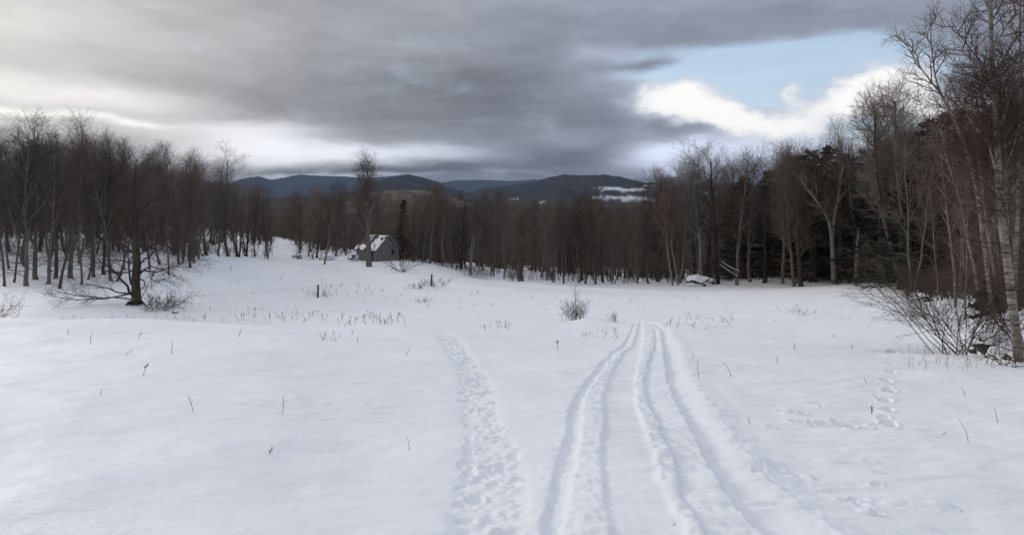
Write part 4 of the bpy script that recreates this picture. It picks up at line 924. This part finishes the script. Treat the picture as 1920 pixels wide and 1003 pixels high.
for (u, D, sz, sd_, sn, lab, dz) in [(1848, 13.6, (.30, .24, .20), 6.1, .22, 'dark mossy stone leftmost of the stones under the birches', .12), (1872, 13.0, (.26, .22, .15), 7.3, .5, 'flat mossy stone with a snow patch under the birches', .04),
                                     (1890, 13.3, (.30, .26, .17), 9.9, .25, 'dark mossy stone beside the big birch foot', .10), (1905, 12.6, (.22, .2, .14), 1.9, .3, 'small mossy stone under the big birch trunk', .02), (1864, 14.0, (.35, .25, .2), 14.2, .35, 'mossy stone behind the others under the birches', .18)]:
    l = at(u, D); rock('mossy_stone', lab, 'stone', (l[0], l[1], l[2] + dz), sz, sd_, sn, 'mossy stones under the birches', sd_)
l = at(1732, 33); rock('stone', 'dark low stone at the wood edge behind the bare shrub', 'stone', (l[0], l[1], l[2] + .15), (0.45, .3, .25), 21.2, 0.4)

# ------------------------------------------------------------------ wire fence
def fence():
    a = at(596, 58); b = at(809, 62); e = empty('wire_fence', a); tag(e, 'single wire strung between two dark posts across the field', 'fence')
    for p in (a, b):
        g = Geo(); g.tubes(np.array([[[0, 0, -.4], [0.01, 0, 0.4], [0.02, 0, 0.9], [0.03, 0, 1.22]]]), np.array([[.10, .095, .09, .085]]), 9)
        g.add([(0.03 + 0.085 * math.cos(t), 0.085 * math.sin(t), 1.22) for t in np.arange(8) * math.pi / 4] + [(0.03, 0, 1.24)], T=[(k, (k + 1) % 8, 8) for k in range(8)])
        o = obj('post', g.mesh('post'), POST, e); o.location = tuple(np.array(p) - np.array(a))
    ends = [np.array(at(-120, 27)) + (0, 0, 0.75), np.array(at(255, 31.4)) + (0, 0, 0.38), np.array(a) + (0, -0.1, 1.05), np.array(b) + (0, -0.1, 1.05), np.array(at(960, 74)) + (0, 0, 0.9), np.array(at(1110, 80)) + (0, 0, 0.9)]
    g = Geo()
    for p, q in zip(ends[:-1], ends[1:]):
        t = np.linspace(0, 1, 13)[:, None]; P = p + (q - p) * t; P[:, 2] -= 0.12 * (4 * t * (1 - t))[:, 0]; g.tubes((P - np.array(a))[None], np.full((1, 13), 0.006), 4)
    obj('wire', g.mesh('wire'), WIREM, e)
fence()

# ------------------------------------------------------------------ dry stalks standing in the snow, one by one
def stalk(u, v, hpx, lean, kind, label, group='dry stalks in the snow field'):
    x, y = hit(u, v); H = hpx / F * y; loc = (x, y, gz(x, y)); g = Geo(); rng = np.random.default_rng(int(u * 7 + v))
    k = 6; t = np.linspace(0, 1, k); dx = lean * hpx / F * y
    P = np.stack([dx * t ** 1.5 + rng.normal(0, 0.035 * H, k) * t, rng.normal(0, 0.04 * H, k) * t, H * t], -1); P[0, 2] = -0.06
    r = max(0.0022, 0.00045 * y); R = np.linspace(r, r * 0.6, k); g.tubes(P[None], R[None], 5)
    if kind in ('branched', 'leafy'):
        B_, BR = grow(P[None], R[None], 5 if kind == 'branched' else 7, rng, 0.35, 1, (25, 60), H * 0.35, 2, 0.2, 0.1, 0.8, r * 0.6, .6); g.tubes(B_, BR, 4)
    e = obj('dry_stalk', g.mesh('dry_stalk'), WEED, None, loc)
    tag(e, label, 'weed', group)
    if kind in ('leafy', 'seed'):
        h = Geo(); a = np.repeat(P[-2:], 5, 0) if kind == 'seed' else np.repeat(P[1:4], 4, 0)
        b = a + rng.normal(0, 0.16 * H, a.shape) + (0, 0, 0.08 * H); h.spikes(a, b, 0.06 * H)
        obj('seed_head' if kind == 'seed' else 'dead_leaf', h.mesh('head'), WEED, e)
for (u, v, hp, ln, kd, lab) in [
        (506, 858, 13, 0.4, 'leafy', 'dark curled weed low in the foreground snow at left'), (768, 842, 26, -0.2, 'plain', 'short dark stub left of the trampled trail'),
        (530, 778, 26, 0.05, 'branched', 'upright thin stalk above the dark curled weed'), (362, 776, 28, -0.35, 'branched', 'forked weed stalk with two bent stems'),
        (269, 710, 20, 0.35, 'seed', 'dark leaning weed tip in the left foreground'), (188, 749, 12, 0.3, 'plain', 'small weed tip left of the forked stalk'),
        (236, 666, 9, 1.4, 'plain', 'thin weed lying almost flat on the snow'), (260, 634, 9, 0.5, 'seed', 'dark weed tip below the left snow crest'),
        (322, 664, 26, 0.02, 'plain', 'faint thin stalk right of the flat weed'), (448, 634, 16, 0.3, 'plain', 'thin stalk leaning right near the left crest'),
        (127, 628, 10, 0.2, 'plain', 'faint small stalk left near the crest'), (170, 646, 20, 0.1, 'plain', 'pale thin stalk at far left below the crest'),
        (660, 628, 7, 0.1, 'seed', 'short dark tip just under the weed row'), (671, 643, 8, -0.2, 'seed', 'dark tip beside a shallow snow dent'),
        (762, 668, 12, 0.6, 'plain', 'tiny bent stalk left of the trail'), (1046, 656, 14, -0.05, 'seed', 'stalk with dark seed head between trail and tracks'),
        (1310, 706, 32, -0.12, 'plain', 'upright stalk close right of the tracks'), (1371, 702, 27, -0.55, 'plain', 'bare stick leaning left, right of the tracks'),
        (1300, 671, 6, -0.1, 'seed', 'dark weed bud right of the tracks'), (1406, 792, 8, -0.3, 'seed', 'black bud in the snow right of the wide track'),
        (1635, 772, 14, -0.1, 'leafy', 'brown curled leaf stalk beside the step trail'), (1816, 826, 44, -0.4, 'plain', 'long bare stick leaning left in the right foreground'),
        (1870, 797, 26, -0.15, 'plain', 'thin stalk right of the long leaning stick'), (1597, 652, 7, 0.1, 'seed', 'dark weed bud left of the step trail'),
        (1563, 631, 5, 0.1, 'seed', 'small dark bud in the right field'), (1457, 684, 13, 0.0, 'plain', 'short thin stalk in the middle of the right field'),
        (1490, 657, 12, 0.0, 'plain', 'faint stalk above the middle right field'), (1644, 740, 7, -1.2, 'plain', 'short stick lying against the step trail'),
        (1625, 718, 12, -0.4, 'plain', 'thin stalk just left of the step trail'), (1810, 740, 18, -0.5, 'plain', 'thin slanting stalk below the bare shrub'),
        (1768, 813, 5, 1.3, 'plain', 'tiny twig lying left of the long stick'), (1806, 962, 4, -1.4, 'leafy', 'small dark scrap of leaf at the bottom right'),
        (1075, 823, 4, 0.2, 'seed', 'small dark speck of seed in the left rut'), (1537, 762, 4, 0.2, 'seed', 'small dark bud left of the brown curled leaf'),
        (1262, 988, 5, 1.2, 'plain', 'thin fleck of straw at the bottom of the tracks')]:
    stalk(u, v, hp, ln, kd, lab)

# rows and patches of weeds nobody could count
def weeds(name, label, zones, rng, mat, heads=0.5):
    g = Geo()
    for (u0, u1, v0, v1, hpx, n) in zones:
        for k in range(n):
            x, y = hit(rng.uniform(u0, u1), rng.uniform(v0, v1)); H = hpx / F * y * rng.uniform(0.4, 1.3); z = gz(x, y)
            r = 0.00028 * y; p = np.array([x, y, z - .04]); d = np.array([rng.normal(0, .25), rng.normal(0, .2), 1.0]) * H
            P = np.stack([p, p + d * .55, p + d * 1.05 + (rng.normal(0, .15) * H, 0, 0)])
            g.tubes(P[None], np.array([[r, r * .8, r * .5]]), 3)
            m = int(rng.integers(1, 4)); a = np.repeat(P[1:2], m, 0) + d * rng.uniform(0, .4, (m, 1)); g.spikes(a, a + rng.normal(0, .25 * H, (m, 3)) + (0, 0, .2 * H), r * .8)
            if rng.uniform() < heads:
                a = np.repeat(P[2:], 3, 0); g.spikes(a - (0, 0, .06 * H), a + rng.normal(0, .05 * H, (3, 3)) + (0, 0, .10 * H), r * 2.6)
    tag(obj(name, g.mesh(name), mat), label, kind='stuff')
RW = np.random.default_rng(23)
weeds('dry_weeds', 'row of dry brown weeds along the lip of the snow crest', [(630, 768, 596, 613, 13, 50), (430, 640, 590, 606, 13, 34), (40, 430, 596, 604, 9, 22), (895, 960, 612, 622, 12, 14), (600, 640, 632, 642, 16, 9)], RW, WEED, .6)
weeds('dry_grass', 'thin straw-coloured grass and weeds scattered across the snowy field', [(340, 640, 510, 590, 6, 60), (600, 720, 535, 560, 6, 34), (640, 900, 545, 600, 5, 30), (860, 1060, 545, 590, 6, 18), (1090, 1160, 622, 634, 9, 30), (1245, 1380, 594, 618, 9, 50), (1200, 1700, 555, 640, 5, 44), (1090, 1250, 545, 600, 5, 14), (1700, 1900, 655, 700, 20, 70), (340, 440, 490, 520, 6, 20)], RW, WEEDL, .25)
